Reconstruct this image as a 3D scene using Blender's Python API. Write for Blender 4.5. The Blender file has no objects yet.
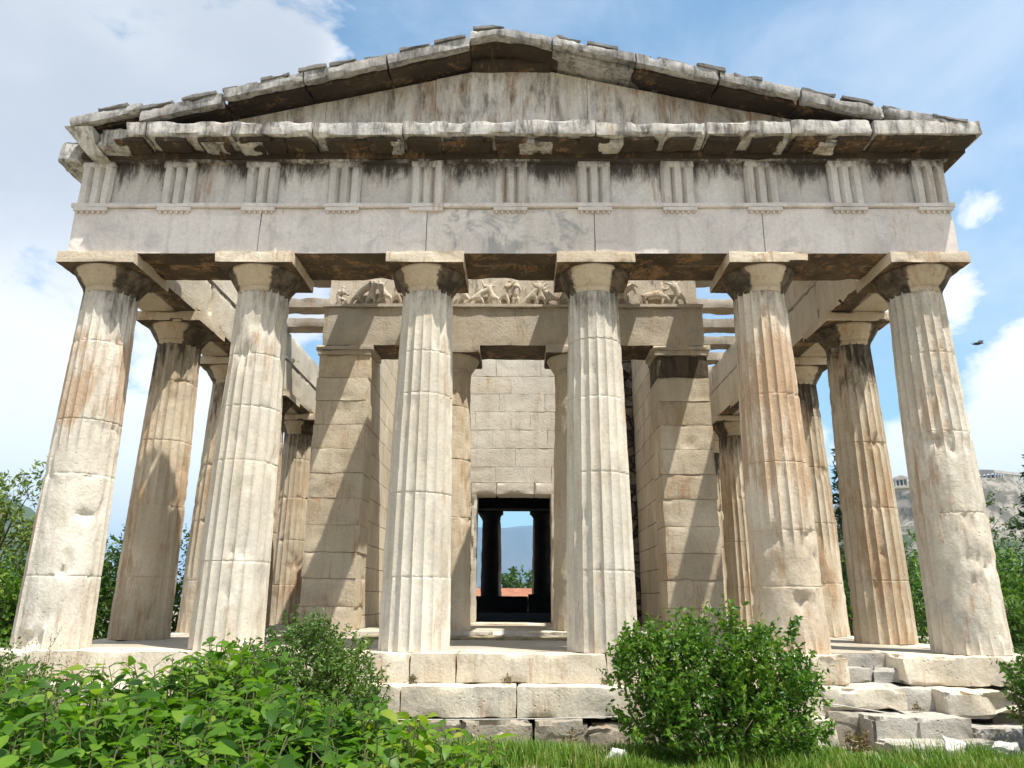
import bpy, bmesh, math, random
from mathutils import Vector, Matrix, noise

scene = bpy.context.scene
C = scene.collection
R = math.radians
# ------------------------------------------------------------------ camera
CAM = Vector((0.15117, -10.62594, 0.67429))
cam_d = bpy.data.cameras.new('camera')
cam = bpy.data.objects.new('camera', cam_d)
C.objects.link(cam)
cam_d.sensor_width = 36.0
cam_d.lens = 36.0 * 732.617 / 1024.0
cam_d.clip_start = 0.05
cam_d.clip_end = 40000
fw = Vector((-0.0108413, 0.9594737, 0.2815897))
up = Vector((-0.0021841, -0.2816283, 0.9595211))
rt = Vector((0.9999388, 0.0097874, 0.0051488))
cam.matrix_world = Matrix(((rt.x, up.x, -fw.x, CAM.x), (rt.y, up.y, -fw.y, CAM.y),
                           (rt.z, up.z, -fw.z, CAM.z), (0, 0, 0, 1)))
scene.camera = cam
# ------------------------------------------------------------------ sun, sky, exposure
SUN = Vector((0.32, -0.28, 1.0)).normalized()
sun_d = bpy.data.lights.new('sun', 'SUN')
sun_d.energy = 5.0
sun_d.angle = R(0.53)
sun_d.color = (1.0, 0.95, 0.86)
sun = bpy.data.objects.new('sun', sun_d)
C.objects.link(sun)
sun.rotation_euler = SUN.to_track_quat('Z', 'Y').to_euler()
scene.view_settings.view_transform = 'Standard'
scene.view_settings.look = 'None'
scene.view_settings.exposure = 0.68
scene.view_settings.gamma = 1.0
scene.view_settings.use_curve_mapping = False
scene.render.engine = 'CYCLES'
scene.cycles.max_bounces = 8
scene.cycles.diffuse_bounces = 4
scene.cycles.volume_bounces = 0
scene.cycles.use_denoising = True

world = bpy.data.worlds.new('World')
scene.world = world
world.use_nodes = True


class NT:
    """small helper to write node trees"""
    def __init__(self, tree):
        self.t = tree
        tree.nodes.clear()

    def n(self, kind, ins=None, **props):
        nd = self.t.nodes.new(kind)
        for k, v in props.items():
            setattr(nd, k, v)
        for k, v in (ins or {}).items():
            s = nd.inputs[k]
            if isinstance(v, bpy.types.NodeSocket):
                self.t.links.new(v, s)
            else:
                s.default_value = v
        return nd

    def math(self, op, a, b=0.0, clamp=False):
        nd = self.n('ShaderNodeMath', {0: a, 1: b}, operation=op)
        nd.use_clamp = clamp
        return nd.outputs[0]

    def vmul(self, a, b):
        return self.n('ShaderNodeVectorMath', {0: a, 1: b}, operation='MULTIPLY').outputs[0]

    def noise(self, vec, scale, detail=5.0, rough=0.6, dist=0.0):
        return self.n('ShaderNodeTexNoise', {'Vector': vec, 'Scale': scale, 'Detail': detail,
                                             'Roughness': rough, 'Distortion': dist}).outputs['Fac']

    def step(self, v, a, b, lo=0.0, hi=1.0):
        nd = self.n('ShaderNodeMapRange', {'Value': v, 'From Min': a, 'From Max': b, 'To Min': lo, 'To Max': hi},
                    interpolation_type='SMOOTHSTEP')
        return nd.outputs[0]

    def mix(self, f, a, b, blend='MIX'):
        nd = self.n('ShaderNodeMix', data_type='RGBA', blend_type=blend)
        for i, v in ((0, f), (6, a), (7, b)):
            if isinstance(v, bpy.types.NodeSocket):
                self.t.links.new(v, nd.inputs[i])
            elif i == 0:
                nd.inputs[0].default_value = v
            else:
                nd.inputs[i].default_value = (v[0], v[1], v[2], 1)
        return nd.outputs[2]


def build_sky():
    g = NT(world.node_tree)
    sky = g.n('ShaderNodeTexSky', sky_type='NISHITA', sun_disc=False)
    sky.sun_elevation = math.asin(SUN.z)
    sky.sun_rotation = math.atan2(SUN.x, SUN.y)
    sky.air_density = 1.0
    sky.dust_density = 1.0
    sky.ozone_density = 1.6
    b1 = g.n('ShaderNodeBackground', {'Color': g.mix(1.0, sky.outputs[0], (.74, 1.06, 1.05), 'MULTIPLY'), 'Strength': 0.13})
    d = g.n('ShaderNodeTexCoord').outputs['Generated']
    sep = g.n('ShaderNodeSeparateXYZ', {0: d})
    # puffy detail, slightly flattened in height
    p = g.vmul(d, (1.0, 1.0, 1.5))
    nz = g.noise(p, 5.5, 10.0, 0.60, 0.35)
    nz2 = g.noise(p, 1.6, 4.0, 0.5)
    # big bank that covers the sky left of azimuth -14 deg
    az = g.n('ShaderNodeMath', {0: sep.outputs[0], 1: sep.outputs[1]}, operation='ARCTAN2').outputs[0]
    left = g.step(az, R(-19.5), R(-10.5), 1.0, 0.0)
    field = g.math('MULTIPLY', left, 0.62)
    # single cumulus puffs: azimuth, elevation, radius (deg), weight
    puffs = [(34.6, 25.4, 2.6, .42), (30.6, 20.0, 5.0, .52), (36.0, 11.5, 8.0, .66), (29.0, 9.0, 6.5, .60),
             (28.0, 15.0, 4.0, .42), (22.0, 13.0, 6.0, .45), (-24.0, 9.0, 14.0, .85), (-36.0, 12.0, 12.0, .85),
             (60.0, 24.0, 14.0, .4), (110.0, 30.0, 16.0, .45), (170.0, 35.0, 18.0, .4),  # rearmost puff is unseen too, enlarged to whiten the ambient light
             (-100.0, 40.0, 24.0, .5), (0.0, 8.0, 5.0, .3)]
    # unseen cloud added behind the camera to whiten ambient light on the facade
    west_fill = g.step(sep.outputs[1], -.05, -.45, 0.0, .55)
    field = g.math('MAXIMUM', field, west_fill)
    for a, e, r, w in puffs:
        v = (math.sin(R(a)) * math.cos(R(e)), math.cos(R(a)) * math.cos(R(e)), math.sin(R(e)))
        dot = g.n('ShaderNodeVectorMath', {0: d, 1: v}, operation='DOT_PRODUCT').outputs['Value']
        s = g.step(dot, math.cos(R(r)), math.cos(R(r * .25)), 0.0, w)
        field = g.math('MAXIMUM', field, s)
    dens = g.math('ADD', field, g.math('MULTIPLY', g.math('SUBTRACT', nz, .5), 1.7))
    mask = g.step(dens, 0.26, 0.52)
    thin = g.step(g.math('ADD', g.math('MULTIPLY', nz2, .55), g.math('MULTIPLY', nz, .45)), 0.40, 0.72, 0.06, 0.44)
    mask = g.math('MAXIMUM', mask, thin)
    # cloud body: bright rims, grey middle in the thick bank
    grey = g.step(g.math('ADD', g.math('ADD', g.math('MULTIPLY', nz2, .55), g.math('MULTIPLY', nz, .2)), g.math('MULTIPLY', g.math('MULTIPLY', left, g.step(sep.outputs[2], .12, .52)), .36)), 0.44, 0.80)
    col = g.mix(grey, (1.0, 1.0, 1.0), (0.50, 0.54, 0.60))
    b2 = g.n('ShaderNodeBackground', {'Color': col, 'Strength': 0.82})
    mx = g.n('ShaderNodeMixShader', {0: mask, 1: b1.outputs[0], 2: b2.outputs[0]})
    g.n('ShaderNodeOutputWorld', {'Surface': mx.outputs[0]})


build_sky()

# ------------------------------------------------------------------ object helpers
def link(o, parent=None):
    C.objects.link(o)
    if parent:
        o.parent = parent
    return o


def tag(o, label=None, cat=None, group=None, kind=None):
    for k, v in (('label', label), ('category', cat), ('group', group), ('kind', kind)):
        if v:
            o[k] = v
    return o


def thing(name, label, cat, loc=(0, 0, 0), group=None):
    o = bpy.data.objects.new(name, None)
    o.location = loc
    o.empty_display_size = .2
    return tag(link(o), label, cat, group)


def mesh_of(name, verts, faces, mat, angle=30, smooth=True):
    me = bpy.data.meshes.new(name)
    me.from_pydata(verts, [], faces)
    me.materials.append(mat)
    me.update()
    if smooth:
        me.polygons.foreach_set('use_smooth', [True] * len(me.polygons))
        if angle:
            me.set_sharp_from_angle(angle=R(angle))
    return me


def obj(name, geo, mat, parent=None, angle=30, smooth=True):
    """geo = (verts, faces) in WORLD coordinates; child transform compensates the parent's place"""
    v, f = geo
    o = bpy.data.objects.new(name, mesh_of(name, v, f, mat, angle, smooth))
    link(o, parent)
    if parent:
        o.matrix_parent_inverse = Matrix.Translation(-world_loc(parent))
    return o


def world_loc(o):
    p = Vector(o.location)
    q = o
    while q.parent:
        p = p + (q.matrix_parent_inverse.to_translation()) + Vector(q.parent.location)
        q = q.parent
    return p


def join(*geos):
    V, F = [], []
    for v, f in geos:
        k = len(V)
        V += list(v)
        F += [[i + k for i in t] for t in f]
    return V, F


def box(x0, x1, y0, y1, z0, z1):
    v = [(x, y, z) for z in (z0, z1) for y in (y0, y1) for x in (x0, x1)]
    f = [(0, 2, 3, 1), (4, 5, 7, 6), (0, 1, 5, 4), (2, 6, 7, 3), (0, 4, 6, 2), (1, 3, 7, 5)]
    return v, f


def n3(p, s, o=0.0):
    q = Vector(p) * s + Vector((o, o * 1.7, -o))
    return Vector((noise.noise(q), noise.noise(q + Vector((31.4, 0, 7))), noise.noise(q + Vector((0, 57.1, 3)))))


def n1(p, s, o=0.0):
    return noise.noise(Vector(p) * s + Vector((o, o * 1.7, -o)))


def fbm(p, s, o=0.0):
    return noise.fractal(Vector(p) * s + Vector((o, o * 1.7, -o)), 0.9, 2.1, 4)


def rough(x0, x1, y0, y1, z0, z1, cell=.09, amp=.008, chip=.04, seed=0.0, freq=3.0, bias=0.0, keep=(), fn=None):
    """weathered stone block: subdivided, faces uneven, edges chipped by noise.
    keep: axis/side pairs (like 'z1') whose edges stay unchipped"""
    L = [(x0, x1), (y0, y1), (z0, z1)]
    N = [max(1, min(60, int(math.ceil(abs(b - a) / cell)))) for a, b in L]
    idx, V, F = {}, [], []

    def vid(i, j, k):
        key = (i, j, k)
        if key not in idx:
            e = [(0 if t == 0 else (1 if t == n else None)) for t, n in zip(key, N)]
            p = Vector([a + (b - a) * t / n for (a, b), t, n in zip(L, key, N)])
            q = p.copy()
            m = [a for a in range(3) if e[a] is not None]
            if chip and len(m) >= 2:
                c = chip * (max(0.0, 0.05 + bias + 1.7 * fbm(p, freq * .8, seed + 9.3)) + .10 + .35 * max(0, n1(p, freq * 4, seed)))
                for a in m:
                    tg = 'xyz'[a] + str(e[a])
                    if tg in keep:
                        continue
                    q[a] += c * (1 if e[a] == 0 else -1) * (0.6 + .5 * n1(p, 4, seed + a * 3))
            if amp:
                q += n3(p, freq, seed) * amp + n3(p, freq * 3.3, seed + 4) * amp * .5
                # pull in hollows on the faces
                if len(m) == 1:
                    h = max(0.0, fbm(p, freq * .5, seed + 21) - .22)
                    q[m[0]] += h * amp * 6 * (1 if e[m[0]] == 0 else -1)
            if fn:
                q = fn(p, q)
            idx[key] = len(V)
            V.append(tuple(q))
        return idx[key]
    for ax in range(3):
        a, b = [(1, 2), (2, 0), (0, 1)][ax]
        for side in (0, N[ax]):
            for i in range(N[a]):
                for j in range(N[b]):
                    ids = []
                    for di, dj in ((0, 0), (1, 0), (1, 1), (0, 1)):
                        k = [0, 0, 0]
                        k[ax] = side
                        k[a] = i + di
                        k[b] = j + dj
                        ids.append(vid(*k))
                    F.append(ids if side else ids[::-1])
    return V, F


def prism(poly, y0, y1):
    """polygon in xz extruded along y"""
    n = len(poly)
    v = [(x, y0, z) for x, z in poly] + [(x, y1, z) for x, z in poly]
    f = [tuple(range(n))[::-1], tuple(range(n, 2 * n))] + [(i, (i + 1) % n, n + (i + 1) % n, n + i) for i in range(n)]
    return v, f


def lathe(profile, n=48, cx=0, cy=0):
    V, F = [], []
    for r, z in profile:
        for i in range(n):
            a = 2 * math.pi * i / n
            V.append((cx + r * math.sin(a), cy - r * math.cos(a), z))
    for k in range(len(profile) - 1):
        for i in range(n):
            j = (i + 1) % n
            F.append((k * n + i, k * n + j, (k + 1) * n + j, (k + 1) * n + i))
    F.append(tuple(range(n))[::-1])
    F.append(tuple(range((len(profile) - 1) * n, len(profile) * n)))
    return V, F


def tube(pts, radii, n=7):
    V, F = [], []
    prev = None
    for k, p in enumerate(pts):
        p = Vector(p)
        d = (Vector(pts[min(k + 1, len(pts) - 1)]) - Vector(pts[max(k - 1, 0)])).normalized()
        s = prev if prev else (Vector((1, 0, 0)) if abs(d.x) < .8 else Vector((0, 1, 0)))
        s = (s - d * s.dot(d)).normalized()
        prev = s
        t = d.cross(s)
        r = radii[k] if hasattr(radii, '__len__') else radii
        for i in range(n):
            a = 2 * math.pi * i / n
            V.append(tuple(p + s * r * math.cos(a) + t * r * math.sin(a)))
    for k in range(len(pts) - 1):
        for i in range(n):
            j = (i + 1) % n
            F.append((k * n + i, k * n + j, (k + 1) * n + j, (k + 1) * n + i))
    F.append(tuple(range(n))[::-1])
    F.append(tuple(range((len(pts) - 1) * n, len(pts) * n)))
    return V, F


# ------------------------------------------------------------------ materials
def marble(name, base, alt, rust=.0, soot=.0, sootz=None, joints=None, bump=.5, rustcol=(.40, .235, .115),
           sootcol=(.045, .034, .024), streak=.5, sootw=.13, seed=0.0, crust=None, grey=.0, rough_=.85, pit=.25, rustz=None):
    m = bpy.data.materials.new(name)
    m.use_nodes = True
    g = NT(m.node_tree)
    pos = g.n('ShaderNodeNewGeometry').outputs['Position']
    pos = g.n('ShaderNodeVectorMath', {0: pos, 1: (seed * 3.1, seed * 1.7, 0)}, operation='ADD').outputs[0]
    z = g.n('ShaderNodeSeparateXYZ', {0: pos}).outputs[2]
    a = g.noise(pos, .9, 7, .62, .4)
    col = g.mix(g.step(a, .34, .66), base, alt)
    col = g.mix(g.step(g.noise(pos, .55, 3, .5), .38, .62, 0, .55), col, tuple(c * .74 for c in alt))
    # tall thin rain streaks
    sv = g.vmul(pos, (3.4, 3.4, .34))
    st = g.noise(sv, 1.5, 6, .6)
    col = g.mix(g.math('MULTIPLY', g.step(st, .46, .74), streak), col, (base[0] * .50, base[1] * .45, base[2] * .38))
    # grey veins and weathered crust
    if grey:
        gv = g.noise(pos, 1.7, 8, .68, 1.2)
        col = g.mix(g.math('MULTIPLY', g.step(gv, .48, .64), grey), col, (.30, .30, .31))
    # orange brown patina
    if rust:
        rv = g.math('ADD', g.math('MULTIPLY', g.noise(g.vmul(pos, (2.2, 2.2, .6)), 1.1, 7, .62, .5), .65),
                    g.math('MULTIPLY', g.noise(g.vmul(pos, (17, 17, 2.2)), 1.0, 8, .75), .50))
        th = .692 - .26 * rust
        if rustz:
            band = None
            for z0, z1 in rustz:
                b = g.math('MULTIPLY', g.step(z, z0 - .25, z0 + .1), g.step(z, z1 - .1, z1 + .2, 1, 0))
                band = b if band is None else g.math('MAXIMUM', band, b)
            rv = g.math('ADD', rv, g.math('MULTIPLY', band, .095))
        col = g.mix(g.step(rv, th - .02, th + .11, 0, .66), col, rustcol)
    if soot:
        sn = g.math('ADD', g.math('MULTIPLY', g.noise(g.vmul(pos, (2.6, 2.6, .9)), 1.2, 9, .72, .8), .62),
                    g.math('MULTIPLY', g.noise(g.vmul(pos, (11, 11, 2.0)), 1.3, 7, .7), .38))
        if sootz:
            sn = g.math('ADD', sn, g.math('MULTIPLY', g.math('SUBTRACT', g.noise(g.vmul(pos, (1, 1, .1)), 1.1, 4, .6), .5), .55))
            sn = g.math('ADD', sn, g.step(z, sootz[0], sootz[1], -.20, .15))
        th = .645 - .28 * soot
        col = g.mix(g.step(sn, th - .03, th + .03 + sootw, 0, .93), col, sootcol)
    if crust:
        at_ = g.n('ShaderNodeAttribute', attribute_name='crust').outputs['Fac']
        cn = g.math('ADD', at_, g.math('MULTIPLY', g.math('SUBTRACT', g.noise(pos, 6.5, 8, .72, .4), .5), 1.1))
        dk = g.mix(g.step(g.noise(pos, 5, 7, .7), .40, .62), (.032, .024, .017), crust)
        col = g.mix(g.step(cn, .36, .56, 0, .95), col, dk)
    # fine mottling
    fn = g.noise(pos, 22, 6, .7)
    col = g.mix(1.0, col, g.n('ShaderNodeCombineColor', {0: g.step(fn, .25, .75, .86, 1.05), 1: g.step(fn, .25, .75, .86, 1.05),
                                                         2: g.step(fn, .25, .75, .85, 1.05)}).outputs[0], 'MULTIPLY')
    h = g.math('ADD', g.math('MULTIPLY', fn, .5), g.math('MULTIPLY', g.noise(pos, 5.5, 7, .62), 1.0))
    if pit:
        vo = g.n('ShaderNodeTexVoronoi', {'Vector': pos, 'Scale': 13.0, 'Randomness': 1.0}).outputs['Distance']
        pn = g.math('MULTIPLY', g.step(vo, .05, .22, 1, 0), g.step(g.noise(pos, 2.3, 4, .6), .50, .62))
        h = g.math('SUBTRACT', h, g.math('MULTIPLY', pn, pit * 2.2))
        col = g.mix(g.math('MULTIPLY', pn, min(.7, pit * 1.6)), col, tuple(c * .38 for c in base))
    if joints:
        pl, w, hh = joints
        s = g.n('ShaderNodeSeparateXYZ', {0: pos})
        wob = g.math('MULTIPLY', g.math('SUBTRACT', g.noise(pos, 1.8, 3, .5), .5), .035)
        u = s.outputs[0] if pl == 'x' else s.outputs[1]
        vec = g.n('ShaderNodeCombineXYZ', {0: g.math('ADD', u, wob), 1: g.math('ADD', s.outputs[2], g.math('ADD', wob, .13))}).outputs[0]
        br = g.n('ShaderNodeTexBrick', {'Vector': vec, 'Scale': 1.0, 'Mortar Size': .011, 'Mortar Smooth': .5, 'Bias': 0.0,
                                        'Brick Width': w, 'Row Height': hh,
                                        'Color1': (1, 1, 1, 1), 'Color2': (.84, .82, .79, 1), 'Mortar': (.9, .9, .9, 1)})
        br.offset = .5
        col = g.mix(.8, col, br.outputs['Color'], 'MULTIPLY')
        jf = g.math('MULTIPLY', br.outputs['Fac'], g.step(g.noise(pos, 1.6, 5, .6), .33, .55, .25, 1.0))
        col = g.mix(g.math('MULTIPLY', jf, .88), col, (.05, .038, .028))
        h = g.math('SUBTRACT', h, g.math('MULTIPLY', jf, 2.2))
    bp = g.n('ShaderNodeBump', {'Strength': bump, 'Distance': .025, 'Height': h})
    bs = g.n('ShaderNodeBsdfPrincipled', {'Base Color': col, 'Roughness': rough_, 'Normal': bp.outputs[0]})
    bs.inputs['Specular IOR Level'].default_value = .25
    g.n('ShaderNodeOutputMaterial', {'Surface': bs.outputs[0]})
    return m


def leafmat(name, cols, trans=.35, gloss=.35, scale=1.0):
    m = bpy.data.materials.new(name)
    m.use_nodes = True
    g = NT(m.node_tree)
    geo = g.n('ShaderNodeNewGeometry')
    rnd = geo.outputs['Random Per Island']
    nz = g.noise(geo.outputs['Position'], 1.5 * scale, 4, .6)
    f = g.math('ADD', g.math('MULTIPLY', rnd, .62), g.math('MULTIPLY', g.step(nz, .3, .7), .38))
    ramp = g.n('ShaderNodeValToRGB', {0: f})
    el = ramp.color_ramp.elements
    el[0].position = 0.05
    el[0].color = (*cols[0], 1)
    el[1].position = 0.95
    el[1].color = (*cols[-1], 1)
    for i, c in enumerate(cols[1:-1]):
        e = el.new(.05 + .9 * (i + 1) / (len(cols) - 1))
        e.color = (*c, 1)
    col = ramp.outputs[0]
    bs = g.n('ShaderNodeBsdfPrincipled', {'Base Color': col, 'Roughness': .42})
    bs.inputs['Specular IOR Level'].default_value = gloss
    tc = g.mix(1.0, col, (1.25, 1.35, .5), 'MULTIPLY')
    tr = g.n('ShaderNodeBsdfTranslucent', {'Color': tc})
    mx = g.n('ShaderNodeMixShader', {0: trans, 1: bs.outputs[0], 2: tr.outputs[0]})
    g.n('ShaderNodeOutputMaterial', {'Surface': mx.outputs[0]})
    return m


def flatmat(name, a, b, scale=3.0, rough_=.9, bump=.3, stretch=(1, 1, 1), detail=6, thr=(.35, .65)):
    m = bpy.data.materials.new(name)
    m.use_nodes = True
    g = NT(m.node_tree)
    pos = g.n('ShaderNodeNewGeometry').outputs['Position']
    nz = g.noise(g.vmul(pos, stretch), scale, detail, .65, .3)
    col = g.mix(g.step(nz, *thr), a, b)
    bp = g.n('ShaderNodeBump', {'Strength': bump, 'Distance': .3 / scale, 'Height': nz})
    bs = g.n('ShaderNodeBsdfPrincipled', {'Base Color': col, 'Roughness': rough_, 'Normal': bp.outputs[0]})
    bs.inputs['Specular IOR Level'].default_value = .2
    g.n('ShaderNodeOutputMaterial', {'Surface': bs.outputs[0]})
    return m


CREAM = (.76, .705, .615)
CREAM2 = (.66, .595, .49)
M_col = marble('marble_cream', CREAM, CREAM2, rust=.24, soot=.44, sootz=(3.4, 5.6), sootw=.22, sootcol=(.11, .10, .085), streak=.6, pit=.2, grey=.15, bump=.32)
M_colw = marble('marble_white', (.79, .735, .65), (.69, .625, .525), rust=.30, rustz=[(3.2, 4.5)], soot=.46, sootz=(3.6, 5.5), sootw=.2, sootcol=(.10, .09, .075), streak=.4, seed=3, pit=.3)
M_colr = marble('marble_rusty', (.72, .635, .52), (.61, .51, .39), rust=.36, rustz=[(2.3, 4.4)], soot=.42, sootz=(3.6, 5.5), sootw=.2, sootcol=(.11, .10, .09), streak=.5, seed=7, pit=.2)
M_cole = marble('marble_patched', (.72, .66, .56), (.63, .565, .465), rust=.34, soot=.30, sootz=(3.8, 5.6), sootw=.22, sootcol=(.14, .13, .11), streak=.45, seed=11, grey=.3, pit=.3)
M_flank = marble('marble_tan', (.67, .58, .45), (.54, .445, .32), rust=.44, soot=.56, sootz=(3.0, 5.6), sootw=.16, sootcol=(.045, .036, .027), streak=.6, seed=5, pit=.25)
M_cap = marble('marble_capital', (.62, .52, .385), (.52, .42, .30), rust=.30, soot=.36, sootw=.2, crust=(.14, .105, .07), sootcol=(.035, .026, .018), streak=.2, seed=2, pit=.15)
M_capd = marble('marble_black_crust', (.16, .125, .085), (.09, .07, .048), rust=.3, soot=.62, sootw=.14, sootcol=(.03, .023, .016), streak=.2, seed=32, pit=.1)
M_aba = marble('marble_abacus', (.72, .63, .50), (.64, .53, .40), rust=.30, soot=.10, streak=.2, seed=8, pit=.2)
M_arch = marble('marble_grey', (.80, .735, .695), (.735, .67, .625), rust=.10, soot=.20, sootw=.2, sootcol=(.30, .27, .245), streak=.35, seed=4, grey=.3, pit=.05, bump=.2)
M_archb = marble('marble_veined', (.80, .735, .68), (.73, .665, .605), rust=.08, soot=.26, sootcol=(.18, .165, .15), streak=.3, seed=14, grey=.7, pit=.05, bump=.25)
M_frz = marble('marble_frieze', (.78, .735, .685), (.69, .645, .595), rust=.24, soot=.66, sootw=.17, sootcol=(.035, .027, .02), sootz=(6.6, 7.42), streak=.5, seed=6, grey=.25, pit=.1)
M_trig = marble('marble_triglyph', (.74, .70, .655), (.65, .605, .55), rust=.24, soot=.66, sootw=.20, sootcol=(.05, .04, .03), sootz=(6.75, 7.5), streak=.5, seed=36, grey=.2, pit=.1)
M_geis = marble('marble_cornice', (.70, .68, .645), (.58, .55, .505), rust=.24, soot=.68, sootw=.16, sootcol=(.06, .053, .045), streak=.6, seed=9, grey=.6, pit=.2)
M_rake = marble('marble_raking_cornice', (.60, .585, .565), (.47, .45, .425), rust=.12, soot=.74, sootw=.18, sootcol=(.07, .066, .06), streak=.6, seed=39, grey=.6, pit=.2)
M_soff = marble('marble_soot_shade', (.095, .068, .043), (.045, .033, .022), rust=.3, soot=.66, streak=.4, seed=13, pit=.1)  # dark base paints in the shade of the soffits, soot blotches over it
M_tymp = marble('marble_tympanum', (.80, .76, .70), (.71, .665, .60), rust=.44, soot=.60, sootw=.18, sootcol=(.055, .04, .028), streak=.65, seed=15, grey=.25, pit=.1)
M_tile = marble('marble_tile', (.27, .26, .245), (.17, .165, .155), soot=.5, streak=.2, seed=16, grey=.3)
M_anta = marble('marble_anta', (.70, .615, .48), (.59, .495, .36), rust=.30, soot=.20, streak=.35, seed=17, pit=.35)
M_antab = marble('marble_anta_block', (.66, .56, .42), (.54, .44, .31), rust=.36, soot=.24, streak=.35, seed=37, pit=.35, grey=.2)
M_wallx = marble('marble_wall', (.78, .73, .64), (.71, .65, .55), rust=.16, soot=.14, streak=.3, seed=18, pit=.2)
M_wallb = marble('marble_wall_block', (.72, .65, .54), (.63, .55, .43), rust=.26, soot=.16, streak=.35, seed=38, pit=.25, grey=.15)
M_wally = marble('marble_wall_side', (.73, .65, .52), (.64, .55, .42), rust=.24, soot=.10, streak=.4, seed=19, joints=('y', 1.3, .47), pit=.2)
M_oarch = marble('marble_brown_beam', (.58, .51, .41), (.48, .41, .315), rust=.22, soot=.22, streak=.3, seed=20, grey=.35, pit=.1)
M_rel = marble('marble_relief', (.70, .63, .52), (.60, .52, .41), rust=.30, soot=.46, streak=.3, seed=21, pit=.1)
M_fl_in = marble('marble_inner_frieze', (.74, .67, .55), (.66, .58, .455), rust=.20, soot=.10, streak=.25, seed=22, pit=.15)
M_beam = marble('marble_ceiling_beam', (.50, .45, .38), (.36, .30, .23), rust=.25, soot=.3, streak=.2, seed=23)
M_step = marble('marble_step', (.77, .70, .58), (.66, .575, .45), rust=.28, soot=.24, sootcol=(.14, .12, .095), streak=.4, seed=24, grey=.35, pit=.35)
M_step2 = marble('marble_step_worn', (.70, .64, .54), (.60, .53, .42), rust=.22, soot=.28, sootcol=(.12, .11, .09), streak=.4, seed=25, grey=.45, pit=.4)
M_found = marble('poros_limestone', (.44, .40, .33), (.30, .265, .21), rust=.2, soot=.26, streak=.3, seed=26, grey=.35, pit=.6, bump=.8)
M_stair = marble('grey_stair_stone', (.50, .47, .42), (.37, .34, .295), rust=.1, soot=.22, streak=.2, seed=27, grey=.5, pit=.5, bump=.7)
M_floor = marble('floor_slabs', (.56, .50, .41), (.44, .39, .31), rust=.15, soot=.12, streak=0, seed=28, grey=.25, pit=.3)
M_moss = flatmat('mossy_riser', (.16, .14, .075), (.30, .25, .16), 6)
M_under = marble('underside_soot_shade', (.13, .095, .06), (.06, .045, .03), rust=.4, soot=.5, streak=.2, seed=33, pit=.1)  # shade of the undersides put into the base colour, with soot on top
M_rubble = None
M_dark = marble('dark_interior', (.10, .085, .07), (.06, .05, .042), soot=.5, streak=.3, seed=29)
M_white = marble('white_fragment', (.78, .77, .74), (.68, .66, .61), soot=.2, streak=.1, seed=30, grey=.3, pit=.4, bump=.6)


def rubble_mat():
    m = bpy.data.materials.new('rubble_masonry')
    m.use_nodes = True
    g = NT(m.node_tree)
    pos = g.n('ShaderNodeNewGeometry').outputs['Position']
    p = g.vmul(pos, (2.6, 2.6, 3.8))
    p = g.n('ShaderNodeVectorMath', {0: p, 1: g.vmul(g.n('ShaderNodeTexNoise', {'Vector': pos, 'Scale': 4.0}).outputs['Color'], (.3, .3, .3))}, operation='ADD').outputs[0]
    e = g.n('ShaderNodeTexVoronoi', {'Vector': p, 'Scale': 1.0}, feature='DISTANCE_TO_EDGE').outputs['Distance']
    c = g.n('ShaderNodeTexVoronoi', {'Vector': p, 'Scale': 1.0}).outputs['Color']
    v = g.n('ShaderNodeSeparateColor', {0: c}).outputs[0]
    col = g.mix(v, (.07, .055, .042), (.27, .22, .165))
    col = g.mix(g.step(g.noise(pos, 7, 6, .7), .4, .65, 0, .6), col, (.05, .042, .035))
    j = g.step(e, .02, .10, 1, 0)
    col = g.mix(j, col, (.022, .018, .015))
    h = g.math('SUBTRACT', g.noise(pos, 9, 6, .7), g.math('MULTIPLY', j, 1.5))
    bp = g.n('ShaderNodeBump', {'Strength': .8, 'Distance': .05, 'Height': h})
    bs = g.n('ShaderNodeBsdfPrincipled', {'Base Color': col, 'Roughness': .95, 'Normal': bp.outputs[0]})
    g.n('ShaderNodeOutputMaterial', {'Surface': bs.outputs[0]})
    return m


M_rubble = rubble_mat()

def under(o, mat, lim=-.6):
    """colours the bottom faces dark: painted shade together with black crust"""
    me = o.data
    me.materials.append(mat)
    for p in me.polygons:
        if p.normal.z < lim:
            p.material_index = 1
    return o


# ------------------------------------------------------------------ ground and far land
def ground_z(x, y):
    z = -1.0
    if y < -1.3:
        z += min(.12, (-1.3 - y) * .06)
    r = math.hypot(x, y - 12)
    if r > 30:                      # the temple stands on a low hill: land falls away gently
        z -= min(14.0, (r - 30) * .10)
    return z


def grid_ground():
    rings = [0, .8, 1.6, 2.4, 3.2, 4, 5, 6.5, 8, 10, 13, 16, 20, 25, 30, 36, 45, 60, 80, 110, 150, 200, 300, 450, 700, 1200, 2000, 4000, 7000, 12000]
    n = 72
    V, F = [(0, -1.5, ground_z(0, -1.5))], []
    for r in rings[1:]:
        for i in range(n):
            a = 2 * math.pi * i / n
            x, y = r * math.cos(a), -1.5 + r * math.sin(a)
            V.append((x, y, ground_z(x, y) + (.05 * n1((x, y, 0), .6) if r > 3 else 0)))
    for i in range(n):
        F.append((0, 1 + i, 1 + (i + 1) % n))
    for k in range(len(rings) - 2):
        for i in range(n):
            j = (i + 1) % n
            a = 1 + k * n
            F.append((a + i, a + n + i, a + n + j, a + j))
    return V, F


M_ground = flatmat('earth_and_grass', (.30, .255, .185), (.15, .15, .075), .5, thr=(.5, .62))
tag(obj('ground', grid_ground(), M_ground, angle=None), kind='structure')


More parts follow.
